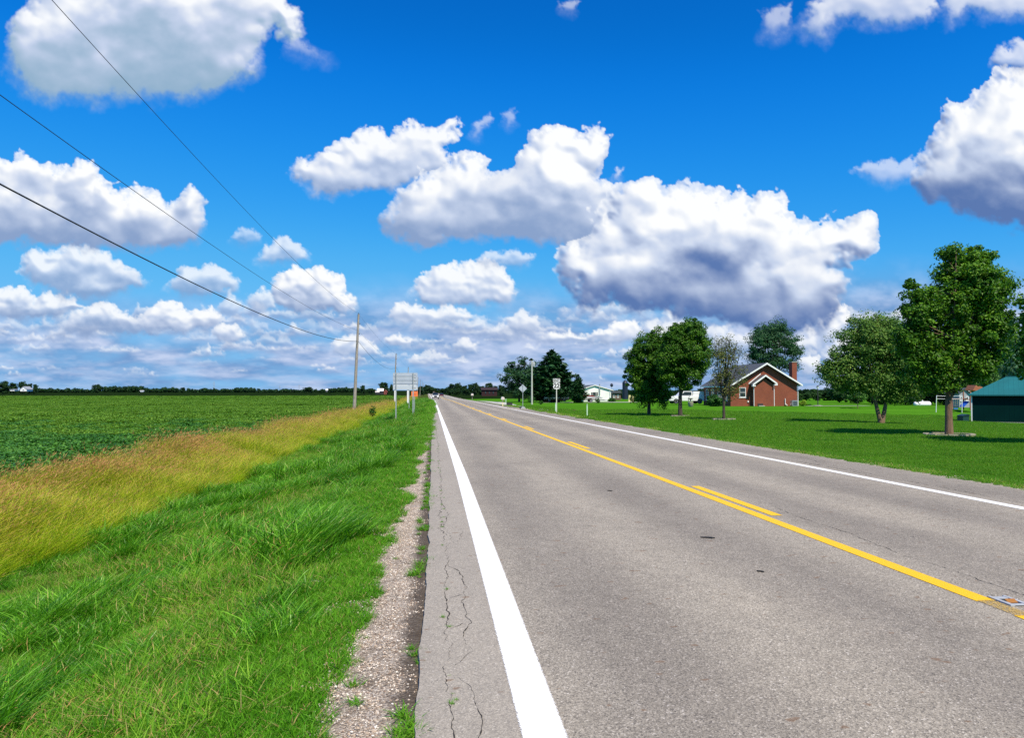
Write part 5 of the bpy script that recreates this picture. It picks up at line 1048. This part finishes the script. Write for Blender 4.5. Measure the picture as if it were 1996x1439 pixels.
wl = MB(); wl.prism([(0, -.15), (W, -.15), (W, ze-.05), (ap, zp-.22), (0, zL-.22)], 0, D); wl.build('wall', M_brick, ho)
th = .16; ov = .55
rf = MB(); rf.prism([(-.35, zp-sl*(ap+.35)-.02), (ap, zp), (W+.42, zp-sl*(W+.42-ap)), (W+.42, zp-sl*(W+.42-ap)-th), (ap, zp-th), (-.35, zp-sl*(ap+.35)-th-.02)], -ov, D+.4)
roof = rf.build('roof', M_shing, ho)
rk = MB(); 
for (xa, xb) in ((-.36, ap), (W+.44, ap)):
    za, zb_ = zp-sl*abs(ap-xa), zp
    rk.prism([(xa, za+.02), (xb, zb_+.02), (xb, zb_-.19), (xa, za-.19)], -ov-.05, -ov-.001)
rk.build('bargeboard', M_trim, roof)
MB().box((W+.36, D/2-ov/2, ze-.20), (.30, D+ov, .20)).build('eaves', M_trim, roof); MB().box((-.30, D/2-ov/2, zL-.32), (.22, D+ov, .16)).build('eaves', M_trim, roof)
ch = MB(); cq = at_y(1546, P.y+3.2); chx = cq.x-P.x; chz = zof(cq, 711)-P.z-.1; ch.box((chx, 3.2, (chz+ze)/2+.2), (.66, .9, chz-ze+.4)); c0 = ch.build('chimney', M_brick, roof); MB().box((chx, 3.2, chz+.42), (.76, 1.0, .08)).build('chimney_cap', M_conc, c0)
# projecting bay with its own small gable
bx0, bx1, bap = hx(1467), hx(1505.5), hx(1488); bz = hz(750); bp_ = hz(737.5); by = -.75
bay = MB(); bay.prism([(bx0, -.15), (bx1, -.15), (bx1, bz), (bap, bp_), (bx0, bz)], by, -.001); bay = bay.build('bay', M_brick, ho)
sb_ = (hz(731)-hz(747))/(hx(1511)-bap); zt = hz(731); bo = hx(1462)
MB().prism([(bo, zt-sb_*(bap-bo)), (bap, zt), (hx(1511), zt-sb_*(hx(1511)-bap)), (hx(1511), zt-sb_*(hx(1511)-bap)-.13), (bap, zt-.13), (bo, zt-sb_*(bap-bo)-.13)], by-.35, -.003).build('bay_roof', M_shing, bay)
tr = MB()
for xa in (bo-.02, hx(1511)+.02): za = zt-sb_*abs(bap-xa); tr.prism([(xa, za+.02), (bap, zt+.02), (bap, zt-.20), (xa, za-.20)], by-.40, by-.351); tr.box((xa+(.18 if xa < bap else -.18), by-.2, za-.20), (.40, .42, .16))
for xa in (bo-.1,): za = zt-sb_*abs(bap-xa)+.16; tr.prism([(xa, za+.04), (bap-.2, zt+.20), (bap-.2, zt+.06), (xa, za-.10)], -.08, -.002)
tr.build('bay_bargeboard', M_trim, bay)
for px in (1466, 1506.8): MB().tube([(hx(px), by-.05, bz-.05), (hx(px), by-.05, .05)], .045, 8).build('downspout', M_trim, bay)
MB().box((hx(1479), by-.02, .26), (11*m, .05, .20)).build('crawl_vent', M_dark, bay); MB().box((hx(1480), by-.18, .05), (12*m, .35, .14)).build('vent_well', M_conc, bay)
window(hx(1448.3), (hz(755.5)+hz(775))/2, 13*m, hz(755.5)-hz(775), ho)
for yy, w2 in ((1.5, .9), (3.6, 1.6), (6.2, .9), (8.3, .9)): window(yy, 1.45, w2, 1.5, ho, y=-.0, face='side')
MB().tube([(W+.08, -.05, ze-.1), (W+.08, -.05, .05)], .05, 8).build('downspout', M_trim, ho); MB().box((W+.24, .9, ze/2-.05), (.30, .25, ze-.2)).build('porch_post', M_trim, ho); MB().box((W+.24, 3.2, ze/2+.05), (.36, 4.2, ze-.45)).build('porch_panel', M_trim, ho)
MB().box((hx(1459), -.05, .62), (.16, .12, .20)).build('meter_box', M_trim, ho)
v = MB(); v.tube([(hx(1534), -.12, .2), (hx(1534), -.12, 1.0)], .05, 8); v.tube([(hx(1534), -.12, .35), (hx(1538), -.14, .10)], .06, 8); v.build('vent_pipe', M_trim, ho)
A = Vector((P.x+hx(1546), 92.6, float(gz(P.x+hx(1546), 92.6)))); ac = empty('air_conditioner', A, label='grey air conditioning unit against the brick wall', cat='air conditioner'); MB().box((0, 0, .38), (.72, .62, .74)).build('cabinet', M_silver, ac, bevel=.03); g_ = MB(); [g_.box((.03, -.318, .12+.06*k), (.56, .012, .03)) for k in range(9)]; g_.build('grille', M_dark, ac); MB().lathe((0, 0, .752), [(.26, 0), (.26, .02), (.05, .03)], 16).build('fan_guard', M_dark, ac)
A = at_y(1346, 90); st_ = empty('garden_ornament', A, label='weathered garden ornament of bucket and pedestal left of the house bush', cat='garden ornament'); MB().lathe((0, 0, 0), [(.22, 0), (.24, .06), (.30, .12), (.34, .55), (.30, .60)], 14).build('bucket', M_stn, st_, smooth=True); MB().lathe((.0, 0, .6), [(.08, 0), (.06, .25), (.30, .38), (.32, .44), (.05, .46)], 14).build('bowl', M_greywood, st_, smooth=True); MB().tube([(-.2, 0, .5), (-.32, 0, 1.0), (-.1, 0, 1.3)], .035, 6).build('handle', M_greywood, st_)
# stone rings and edging under the trees
def ring(c, r, n, label, seed):
    rs = np.random.RandomState(seed); rt_ = empty('stone_ring', c, label=label, cat='stone edging')
    for i in range(n):
        a = 2*math.pi*(i+.5)/n; x, y = r*math.cos(a), r*math.sin(a); MB().box((x, y, float(gz(c.x+x, c.y+y))-c.z+.03), (2*math.pi*r/n*.9, .17, .11+.03*rs.rand()), rz=a+math.pi/2+rs.randn()*.05).build('stone', M_stn, rt_, bevel=.02)
    add('soil', MB().lathe((0, 0, -.05), [(r-.05, 0), (r-.05, .07), (.2, .10), (.01, .10)], 24).build('tmp', M_dirt, None).data, rt_); bpy.data.objects.remove(bpy.data.objects['tmp'])
ring(spot(1850, 850), .80, 14, 'ring of flat pale stones around the tall maple', 1); ring(spot(1411, 819), .62, 11, 'low ring of stones around the half-bare tree', 2); ring(spot(1326, 812.5), .58, 11, 'low ring of stones around the taller dense tree', 3)
# lamp post and others
P = at_y(1594, 92); h = zof(P, 752)-P.z; lp_ = empty('lamp_post', P, label='dark lamp post with white lantern on a pale base right of the brick house', cat='lamp post'); MB().tube([(0, 0, -.1), (0, 0, h-.35)], [.06, .045], 8).build('pole', M_dark, lp_); lt = MB().lathe((0, 0, h-.36), [(.07, 0), (.14, .04), (.17, .24)], 8).build('lantern', M_whitep, lp_); MB().lathe((0, 0, h-.12), [(.20, 0), (.12, .08), (.02, .14)], 8).build('lantern_cap', M_dark, lt); MB().lathe((0, 0, -.05), [(.55, 0), (.55, .14), (.3, .17)], 16).build('base', M_conc, lp_)
P = at_y(1797.5, 96); P.z = zof(P, 794.5); m = mpp(P); L_ = 35*m; r_ = 5*m; gas = empty('propane_tank', P, label='white propane tank lying on the lawn between the dark trees and the tall maple', cat='propane tank')
MB().lathe((-L_/2, 0, r_+.12), [(.01, 0), (r_*.6, .06), (r_*.9, .18), (r_, .34), (r_, L_-.34), (r_*.9, L_-.18), (r_*.6, L_-.06), (.01, L_)], 20, 'X').build('tank', M_whitep, gas, smooth=True); MB().lathe((0, 0, 2*r_+.08), [(.14, 0), (.14, .14), (.06, .2)], 12).build('dome', M_whitep, gas)
for s in (-1, 1): MB().box((s*L_*.3, 0, .06), (.14, r_*1.6, .22)).build('foot', M_conc, gas)
# clothes line
Pa, Pb = spot(1824.5, 804), spot(1875, 805); ha = zof(Pa, 771)-Pa.z; hb = zof(Pb, 771)-Pb.z; cl_ = empty('clothes_line', Pa, label='white clothes line frame with two posts and strung lines by the shed', cat='clothes line'); d = Pb-Pa
MB().tube([(0, 0, -.1), (.07, 0, ha*.75), (.11, 0, ha)], .035, 8).build('post', M_whitep, cl_); MB().tube([(d.x, d.y, d.z-.1), (d.x+.05, d.y, d.z+hb)], .035, 8).build('post', M_whitep, cl_)
for f in (.97, .80): MB().tube([(.1, 0, ha*f), (d.x*.5, d.y*.5, ha*f-.04), (d.x+.04, d.y, d.z+hb*f)], .018, 6).build('line', M_whitep, cl_)

# ============ GREEN SHED ============
P = spot(1895, 823.5); m = mpp(P); ez = zof(P, 769.5)-P.z; shd = empty('garden_shed', P, rz=R(-38), label='long dark green metal shed with a teal hipped roof', cat='shed'); LS = 11.0; DS = 5.6; rzd = zof(Vector((P.x, P.y+DS/2, 0)), 736)-P.z
MB().box((LS/2, DS/2, ez/2-.15), (LS, DS, ez+.3)).build('wall', M_shedwall, shd)
hip = (1949.6-1898)*mpp(Vector((P.x+2, P.y+DS/2, 0)))+.1; o = .28; r = MB(); r.v = [(-o, -o, ez), (LS+o, -o, ez), (LS+o, DS+o, ez), (-o, DS+o, ez), (hip, DS/2, rzd), (LS-hip, DS/2, rzd), (-o, -o, ez-.10), (LS+o, -o, ez-.10), (LS+o, DS+o, ez-.10), (-o, DS+o, ez-.10)]
r.f = [(0, 1, 5, 4), (1, 2, 5), (2, 3, 4, 5), (3, 0, 4), (6, 7, 1, 0), (7, 8, 2, 1), (8, 9, 3, 2), (9, 6, 0, 3), (9, 8, 7, 6)]; rr = r.build('roof', M_shedroof, shd); MB().tube([(hip, DS/2, rzd+.01), (LS-hip, DS/2, rzd+.01)], .05, 6).build('ridge_cap', M_shedroof, rr)
MB().box((-.02, -.02, ez/2-.05), (.09, .09, ez)).build('corner_trim', M_trim, shd); MB().box((LS/2, -.03, .03), (LS, .06, .07)).build('footing', M_conc, shd)
P2 = spot(1888.5, 823.5); m2 = mpp(P2); bn = empty('storage_bin', P2+Vector((-.05, .3, 0)), label='small dark green lidded bin against the end of the green shed', cat='bin'); hh = zof(P2, 812)-P2.z
MB().box((0, .3, hh/2-.04), (13*m2, .7, hh+.08)).build('body', plain('bin_green', (.01, .05, .045), .5), bn, bevel=.02); MB().prism([(-7*m2, hh), (7*m2, hh), (7*m2, hh+.16), (4*m2, hh+.17), (-7*m2, hh+.05)], -.08, .68).build('lid', plain('bin_lid', (.008, .03, .03), .4), bn)
# playhouse, play set
P = at_y(1880, 84); P.z = zof(P, 795.5); m = mpp(P); Z = lambda py: zof(P, py)-P.z; X_ = lambda px: (px-1880)*m; ph = empty('playhouse', P, label='small grey gabled playhouse between the maple trunk and the green shed', cat='playhouse')
MB().prism([(X_(1868.5), 0), (X_(1893), 0), (X_(1893), Z(769)), (X_(1881), Z(758.5)), (X_(1868.5), Z(765))], 0, 2.2).build('wall', M_ltgrey, ph)
MB().prism([(X_(1866), Z(766)), (X_(1880.5), Z(756)), (X_(1894.5), Z(769)), (X_(1894.5), Z(770.4)), (X_(1880.5), Z(757.6)), (X_(1866), Z(767.4))], -.2, 2.4).build('roof', M_shing, ph); b = MB(); b.prism([(X_(1880.5), Z(756)), (X_(1894.5), Z(769)), (X_(1894.5), Z(770.6)), (X_(1880.5), Z(757.8))], -.24, -.201); b.box((X_(1893.3), -.05, Z(781)), (.16, .1, Z(770)-Z(795))); b.build('trim', M_trim, ph)
for px, w_ in ((1873.5, .35), (1885, .35)): window(X_(px), Z(777), w_, .5, ph, mull=False)
P = at_y(1905, 78); P.z = zof(P, 798); m = mpp(P); Z = lambda py: zof(P, py)-P.z; X_ = lambda px: (px-1905)*m; pl = empty('play_set', P, label='cedar climbing frame with a blue slide and peaked wooden roof', cat='play set')
for px in (1890, 1912):
    for y in (0, 1.1): MB().box((X_(px), y, Z(762)/2-.05), (.09, .09, Z(762)+.1)).build('post', M_cedar, pl)
MB().box((X_(1899), .55, Z(779.5)), (X_(1914)-X_(1886), 1.2, .08)).build('deck', M_cedar, pl)
MB().prism([(X_(1894.5), Z(761)), (X_(1901), Z(751)), (X_(1915), Z(754.5)), (X_(1911), Z(763))], -.1, 1.2).build('roof', plain('cedar_roof', (.33, .12, .06), .8, .15), pl)
s_ = MB(); s_.prism([(X_(1876.5), Z(793)), (X_(1878), Z(791)), (X_(1888), Z(782)), (X_(1890), Z(782)), (X_(1890), Z(784.5)), (X_(1879), Z(794))], .2, .75); s_.build('slide', M_slide, pl)
for k, px in enumerate((1862, 1866, 1870, 1874)): MB().tube([(X_(px), .5, Z(778)), (X_(px)+.02, .5, Z(793))], .012, 5).build('chain', M_yelb, pl)
MB().tube([(X_(1858), .5, Z(778)), (X_(1890), .5, Z(778))], .05, 8).build('beam', M_cedar, pl); MB().tube([(X_(1858), .5, Z(778)), (X_(1853), .0, Z(798))], .045, 8).build('leg', M_cedar, pl); MB().tube([(X_(1858), .5, Z(778)), (X_(1860), 1.2, Z(798))], .045, 8).build('leg', M_cedar, pl); MB().box((X_(1864), .5, Z(797)), (8*m, .4, .12)).build('swing_seat', M_slide, pl)

# ============ WHITE HOUSE AND YARD THINGS ============
P = at_y(1165, 158); P.z = zof(P, 782.5); m = mpp(P); Z = lambda py: zof(P, py)-P.z; X_ = lambda px: (px-1165)*m; wh = empty('white_house', P, label='white gabled house behind the covered boat', cat='house')
MB().prism([(X_(1137), -.2), (X_(1191), -.2), (X_(1191), Z(761)), (X_(1159.3), Z(752.3)), (X_(1137), Z(758.5))], 0, 9).build('wall', M_lap, wh)
rw = MB().prism([(X_(1134), Z(757.8)), (X_(1159.3), Z(750.4)), (X_(1196), Z(760.6)), (X_(1196), Z(761.8)), (X_(1159.3), Z(751.8)), (X_(1134), Z(759.2))], -.25, 9.5).build('roof', M_shing, wh)
b = MB(); b.prism([(X_(1134), Z(757.8)), (X_(1159.3), Z(750.4)), (X_(1159.3), Z(751.9)), (X_(1134), Z(759.3))], -.30, -.251); b.prism([(X_(1159.3), Z(750.4)), (X_(1196), Z(760.6)), (X_(1196), Z(762.1)), (X_(1159.3), Z(751.9))], -.30, -.251); b.build('bargeboard', M_trim, rw)
MB().tube([(X_(1168.5), -.15, Z(770)), (X_(1168.5), -.15, Z(749))], .13, 8).build('flue', M_post, wh)
for px, w_ in ((1153.5, .22), (1158.5, .5), (1163.8, .22)): window(X_(px), Z(767.8), w_*1.3, .62, wh, frame=M_dark, mull=False)
MB().tube([(X_(1189), -.1, Z(762)), (X_(1189), -.1, 0)], .06, 6).build('downspout', M_trim, wh)
P = at_y(1156, 140); P.z = zof(P, 783.5); m = mpp(P); Z = lambda py: zof(P, py)-P.z; X_ = lambda px: (px-1156)*m
bt = empty('covered_boat', P, label='white boat under a red and blue cover in front of the white house', cat='boat')
def hull(mb, st):
    k = len(mb.v); n = len(st[0])
    for s in st: mb.v += s
    for i in range(len(st)-1):
        for j in range(n): mb.f.append((k+i*n+j, k+i*n+(j+1) % n, k+(i+1)*n+(j+1) % n, k+(i+1)*n+j))
    mb.f.append(tuple(k+j for j in range(n))[::-1]); mb.f.append(tuple(k+(len(st)-1)*n+j for j in range(n)))
def sec(px, hw, top, bot): x = X_(px); return [(x, -hw, Z(top)), (x, -hw*.9, Z((top+bot)/2)), (x, 0, Z(bot)), (x, hw*.9, Z((top+bot)/2)), (x, hw, Z(top))]
q = MB(); hull(q, [sec(1137, .95, 773, 778.5), sec(1148, 1.0, 773.2, 778.5), sec(1160, .9, 774, 778), sec(1169, .55, 775, 777.5), sec(1175, .06, 775.6, 776.8)]); q.build('hull', M_carwht, bt)
q = MB(); hull(q, [sec(1137, .96, 772.4, 773.4), sec(1143, .97, 770.6, 773.6), sec(1150, .98, 770.8, 773.9), sec(1158.5, .94, 772.6, 774.2)]); q.build('red_cover', M_redcov, bt)
q = MB(); hull(q, [sec(1158.5, .95, 772.4, 774.2), sec(1166, .7, 773.6, 775), sec(1175, .08, 775.4, 775.9)]); q.build('blue_cover', M_bluecov, bt)
q = MB(); [q.box((X_(1156), s*.5, Z(780)), (X_(1178)-X_(1135), .09, .12)) for s in (-1, 1)]; q.box((X_(1179), 0, Z(780.5)), (.8, .08, .1)); q.build('trailer_frame', M_dark, bt)
for s in (-1, 1): w_ = MB().lathe((X_(1150), s*.85-.1, Z(781)), [(.10, 0), (.30, .02), (.32, .10), (.30, .18), (.10, .2)], 14, 'Y').build('wheel', M_tyre, bt); MB().lathe((X_(1150), s*.85-.11, Z(781)), [(.01, 0), (.14, 0), (.14, .22), (.01, .22)], 12, 'Y').build('rim', M_silver, w_)
P = at_y(1192.3, 175); z0 = zof(P, 751); bh = empty('bird_house', P, label='dark round birdhouse on a thin pole above the white house roof end', cat='birdhouse'); MB().tube([(0, 0, -.1), (0, 0, z0-P.z-.4)], .04, 6).build('pole', M_post, bh); MB().lathe((0, 0, z0-P.z-.42), [(.12, 0), (.34, .18), (.36, .5), (.2, .78), (.02, .86)], 12).build('house', M_navy, bh, smooth=True)
P = at_y(1218.5, 215); m = mpp(P); h = zof(P, 746.5)-P.z; sil = empty('silo', P, label='dark navy silo half hidden by the dense tree', cat='silo'); MB().lathe((0, 0, -.2), [(5.3*m, 0), (5.3*m, h)], 20).build('cylinder', M_navy, sil, smooth=True); MB().lathe((0, 0, h-.2), [(5.5*m, 0), (5.0*m, .35), (2*m, .9), (.05, 1.0)], 20).build('dome', M_navy, sil, smooth=True)
for px in (1227.3, 1233): P = at_y(px, 148); m = mpp(P); h = zof(P, 770.7)-P.z; cb = empty('cream_board', P, label='cream upright board, %s of the pair beyond the dense tree' % ('nearer the silo' if px < 1230 else 'farther from the silo'), cat='board'); MB().prism([(-2.3*m, 0), (1.9*m, 0), (2.5*m, h), (-1.7*m, h)], 0, .12).build('panel', M_yelb, cb); MB().box((0, .3, h*.4), (.08, .5, h*.8)).build('support', M_greywood, cb)
P = at_y(1202, 185); P.z = zof(P, 781.5); m = mpp(P); Z = lambda py: zof(P, py)-P.z; X_ = lambda px: (px-1202)*m; bs = empty('wooden_shed', P, label='small brown shed with dark roof right of the white house', cat='shed'); MB().box((0, 1.2, Z(766)/2-.1), (X_(1210)-X_(1193), 2.4, Z(766)+.2)).build('wall', plain('brown_boards', (.13, .085, .06), .85, .2, .8), bs); MB().prism([(X_(1192), Z(766.5)), (X_(1194), Z(762)), (X_(1209), Z(762)), (X_(1211.5), Z(766.5))], -.4, 2.8).build('roof', M_shing, bs)
for px in (1197, 1204.5): window(X_(px), Z(772.5), .45, .7, bs, mull=False)
P = at_y(1247, 175); m = mpp(P); h = zof(P, 774)-P.z; fb = empty('dark_trailer', P, label='low dark trailer seen between the two dense tree trunks', cat='trailer'); MB().box((0, 0, h/2+.25), (17*m, 1.8, h-.5)).build('body', plain('slate_blue', (.035, .045, .06), .5), fb, bevel=.04); MB().box((0, 0, h+.03), (17.4*m, 1.9, .08)).build('lid', M_silver, fb)
for s in (-1, 1): MB().lathe((s*4*m, -.95, .3), [(.1, 0), (.3, .02), (.3, .18), (.1, .2)], 12, 'Y').build('wheel', M_tyre, fb)
# chain link fence posts row near the yards is too faint to see from here
# ============ VEHICLES ============
def wheels(root, xs_, hw, r, n=18, mat=M_silver):
    for x in xs_:
        for s in (-1, 1):
            w_ = MB().lathe((x, s*hw-.12, r), [(r*.55, 0), (r*.93, .015), (r, .06), (r, .18), (r*.93, .225), (r*.55, .24)], n, 'Y').build('wheel', M_tyre, root, smooth=True); MB().lathe((x, s*hw-.125, r), [(.01, .03), (r*.3, .01), (r*.58, 0), (r*.58, .25), (r*.3, .24), (.01, .22)], n, 'Y').build('rim', mat, w_)
def vehicle(name, P, rz, label, cat, body, cab, glass, wl, r, hw, paint, kind='suv', lower=None, front=1, **k):
    o = empty(name, P, rz=rz, label=label, cat=cat, **k); MB().prism(body, -hw, hw).build('body', paint, o, bevel=.06, smooth=True); MB().prism(cab, -hw*.88, hw*.88).build('cabin', paint, o, bevel=.06, smooth=True)
    for gl in glass: [MB().prism(gl, s*hw*.88-.012, s*hw*.88+.012).build('side_window', M_glass, o) for s in (-1, 1)]
    wheels(o, wl, hw-.08, r)
    if lower: [MB().prism(lower, s*hw-.02, s*hw+.02).build('side_trim', M_silver, o) for s in (-1, 1)]
    return o
# dark vehicle parked beyond the pines, nose to the left
P = at_y(1084, 137); P.z = zof(P, 782.8); m = mpp(P); Lc = 48*m; k = Lc/5.0
sc_ = lambda pts: [((x)*k, z*k) for x, z in pts]
v = vehicle('parked_van', P, math.pi, 'dark van with silver lower trim parked in the shade beyond the tall pine', 'van', sc_([(-2.5, .35), (-2.5, 1.05), (1.3, 1.1), (2.25, .98), (2.5, .8), (2.5, .38), (2.2, .3), (-2.2, .3)]), sc_([(-2.45, 1.0), (-2.3, 1.72), (.55, 1.76), (1.45, 1.05)]),
            [sc_(g) for g in ([(-2.25, 1.12), (-2.15, 1.6), (-1.45, 1.62), (-1.45, 1.12)], [(-1.3, 1.12), (-1.3, 1.63), (-.45, 1.65), (-.45, 1.12)], [(-.3, 1.12), (-.3, 1.65), (.45, 1.66), (1.15, 1.12)])], [-1.5*k, 1.55*k], .36*k, .95*k, M_carblk, lower=sc_([(-2.4, .62), (2.35, .62), (2.35, .82), (-2.4, .82)]))
ws = MB(); ws.prism(sc_([(.62, 1.70), (1.42, 1.10), (1.46, 1.12), (.66, 1.73)]), -.75*k, .75*k); ws.build('windscreen', M_glass, v)
for s in (-1, 1): MB().box((2.46*k, s*.68*k, .78*k), (.1, .32*k, .18*k)).build('headlight', M_lamp, v); MB().box((-2.5*k, s*.75*k, .95*k), (.06, .15*k, .3*k)).build('tail_light', M_tail, v)
MB().box((2.5*k, 0, .45*k), (.14, 1.7*k, .18*k)).build('bumper', M_silver, v)
# white pickup beside the brick house
P = at_y(1352, 104); P.z = zof(P, 787.5); m = mpp(P); k = 1.0
sc_ = lambda pts: [(x*k, z*k) for x, z in pts]
v = vehicle('pickup_truck', P+Vector((-1.1, 0, 0)), math.pi, 'white pickup truck with a bed cap parked by the brick house', 'pickup truck', sc_([(-2.75, .45), (-2.75, 1.15), (1.3, 1.15), (2.5, 1.08), (2.75, .9), (2.75, .45), (-2.75, .42)]), sc_([(-2.70, 1.1), (-2.62, 1.72), (-.75, 1.76), (-.7, 1.1)]),
            [sc_([(-.45, 1.2), (-.45, 1.68), (.5, 1.70), (1.05, 1.2)])], [-1.65, 1.75], .38, .98, M_carwht)
MB().prism(sc_([(-.62, 1.1), (-.6, 1.78), (.65, 1.78), (1.35, 1.1)]), -.84, .84).build('cab', M_carwht, v, bevel=.06, smooth=True); [MB().prism(sc_([(-.48, 1.2), (-.48, 1.68), (.52, 1.69), (1.02, 1.2)]), s*.84-.03, s*.84+.02).build('side_window', M_glass, v) for s in (-1, 1)]
for s in (-1, 1): MB().box((2.74, s*.72, .9), (.08, .35, .2)).build('headlight', M_lamp, v); MB().box((-2.76, s*.88, .95), (.05, .14, .35)).build('tail_light', M_tail, v)
MB().box((-2.85, 0, .55), (.18, 1.8, .16)).build('bumper', M_silver, v)
# oncoming-lane traffic far down the road, seen from behind/front
P = at_y(849, 232); P.z = float(plane_z(232)); t_ = vehicle('pickup_truck', P, math.pi/2, 'white-tailgated pickup driving away far down the road', 'pickup truck', [(-2.7, .5), (-2.7, 1.15), (1.3, 1.15), (2.6, 1.05), (2.75, .85), (2.75, .5)], [(-.9, 1.1), (-.75, 1.85), (.6, 1.85), (1.4, 1.1)],
            [[(-.7, 1.2), (-.62, 1.72), (.5, 1.74), (1.1, 1.2)]], [-1.7, 1.8], .40, .95, M_carwht)
MB().prism([(-.93, 1.22), (-.79, 1.76), (-.76, 1.76), (-.90, 1.22)], -.76, .76).build('rear_window', M_glass, t_); MB().box((-2.72, 0, .84), (.05, .82, .42)).build('tailgate', M_dark, t_); MB().box((-2.82, 0, .52), (.2, 1.85, .2)).build('bumper', M_dark, t_)
MB().prism([(-.95, 1.10), (-.80, 1.875), (.62, 1.875), (1.45, 1.10)], -.80, .80).build('roof', M_carblk, t_)
P = at_y(860.5, 330); P.z = float(plane_z(330)); t_ = vehicle('distant_car', P, math.pi/2, 'dark car behind the far pickup in the other lane', 'car', [(-2.2, .35), (-2.2, .85), (1.3, .9), (2.2, .7), (2.2, .35)], [(-1.9, .8), (-1.3, 1.4), (.4, 1.42), (1.2, .85)], [[(-1.5, .92), (-1.1, 1.3), (.3, 1.32), (.9, .92)]], [-1.35, 1.4], .33, .9, M_carblk)
MB().box((-2.2, 0, .6), (.06, 1.4, .12)).build('tail_light', M_tail, t_)
# ============ FAR BUILDINGS ============
def barn(px, Y, base, apex, eave, hwpx, depth, label, wall, roofm, name='barn', ang=0, trimw=.0):
    P = at_y(px, Y); P.z = zof(P, base); m = mpp(P); a, e, w_ = zof(P, apex)-P.z, zof(P, eave)-P.z, hwpx*m; o = empty(name, P, rz=ang, label=label, cat='barn' if name == 'barn' else 'house')
    MB().prism([(-w_, -.5), (w_, -.5), (w_, e), (0, a), (-w_, e)], 0, depth).build('wall', wall, o); s = (a-e)/w_
    MB().prism([(-w_-.4, e-.4*s), (0, a), (w_+.4, e-.4*s), (w_+.4, e-.4*s+.25), (0, a+.25), (-w_-.4, e-.4*s+.25)], -.3, depth+.3).build('roof', roofm, o); MB().box((0, -.05, e*.4), (w_*.5, .1, e*.8)).build('door', M_ltgrey if wall != M_redbarn else M_dark, o); return o
barn(45.5, 640, 761.8, 754, 759, 6, 9, 'bright white gabled barn in the far left grove', M_whitep, M_ltgrey); P = at_y(56, 650)
barn(24, 650, 761.3, 759.4, 760, 4, 5, 'tiny low white shed left of the far white barn', M_whitep, M_ltgrey, name='shed')
def sidebarn(px, Y, base, top, eave, hwpx, label, wall, roofm, name='barn', cat='barn'):
    P = at_y(px, Y); P.z = zof(P, base); m = mpp(P); t, e, w_ = zof(P, top)-P.z, zof(P, eave)-P.z, hwpx*m; o = empty(name, P, label=label, cat=cat); d = w_*.9
    MB().box((0, d/2, e/2-.3), (2*w_, d, e+.6)).build('wall', wall, o); MB().prism([(-.4, e), (d/2, t), (d+.4, e), (d+.4, e-.2), (d/2, t-.2), (-.4, e-.2)], -w_-.3, w_+.3, 'YZ').build('roof', roofm, o)
    for q in (-.5, .0, .5): MB().box((q*w_, -.06, e*.4), (w_*.16, .1, e*.45)).build('window', M_glass if wall != M_redbarn else M_dark, o)
    return o
sidebarn(741.5, 600, 768, 757.5, 762.2, 5.5, 'white-roofed barn beyond the dark field by the wooden pole', M_dark, M_whitep); sidebarn(735.5, 590, 768, 762.5, 764.8, 3.4, 'small pale-roofed lean-to left of the white-roofed barn', M_dark, plain('pale_roof', (.55, .52, .5), .7), name='lean_to', cat='shed'); barn(751, 590, 768, 760.5, 764, 2.6, 8, 'small red barn right of the white-roofed barn', M_redbarn, M_redbarn)
sidebarn(954, 300, 769.5, 755.5, 760, 15, 'dark red brick house among the trees at the far right bend of the road', M_dred, plain('dark_brown_roof', (.03, .018, .022), .9), name='farm_house', cat='house')
sidebarn(276.5, 620, 763, 761.4, 762, 3, 'tiny white roof in the dark far field', M_whitep, M_whitep, name='shed', cat='shed')
sidebarn(638, 900, 762.5, 758.5, 760.5, 3, 'tiny pale far building between two small trees left of the wooden pole', M_ltgrey, M_whitep, name='shed', cat='shed')
for i, (px, top, Y) in enumerate(((417, 744, 1500), (583, 750, 1700), (545, 752, 1800))):
    P = at_y(px, Y); h = zof(P, top)-P.z; m = mpp(P); pw = empty('power_pylon', P, label=('faint steel pylon on the horizon above the long far woods', 'fainter smaller pylon left of the wide round tree', 'smallest pylon on the horizon left of the others')[i], cat='pylon')
    q = MB(); w_ = 2.2*m
    for s in (-1, 1): q.tube([(s*w_*.8, 0, 0), (s*w_*.25, 0, h*.75), (s*w_*.2, 0, h)], .18, 4)
    for f in (.1, .3, .5, .65): q.tube([(-w_*.7*(1-f*.8), 0, h*f), (w_*.7*(1-f*.9), 0, h*(f+.14))], .1, 4)
    q.build('lattice', M_steel, pw); MB().box((0, 0, h*.78), (w_*2.2, .4, .4)).build('crossarm', M_steel, pw); MB().box((0, 0, h*.93), (w_*1.7, .4, .4)).build('crossarm', M_steel, pw)
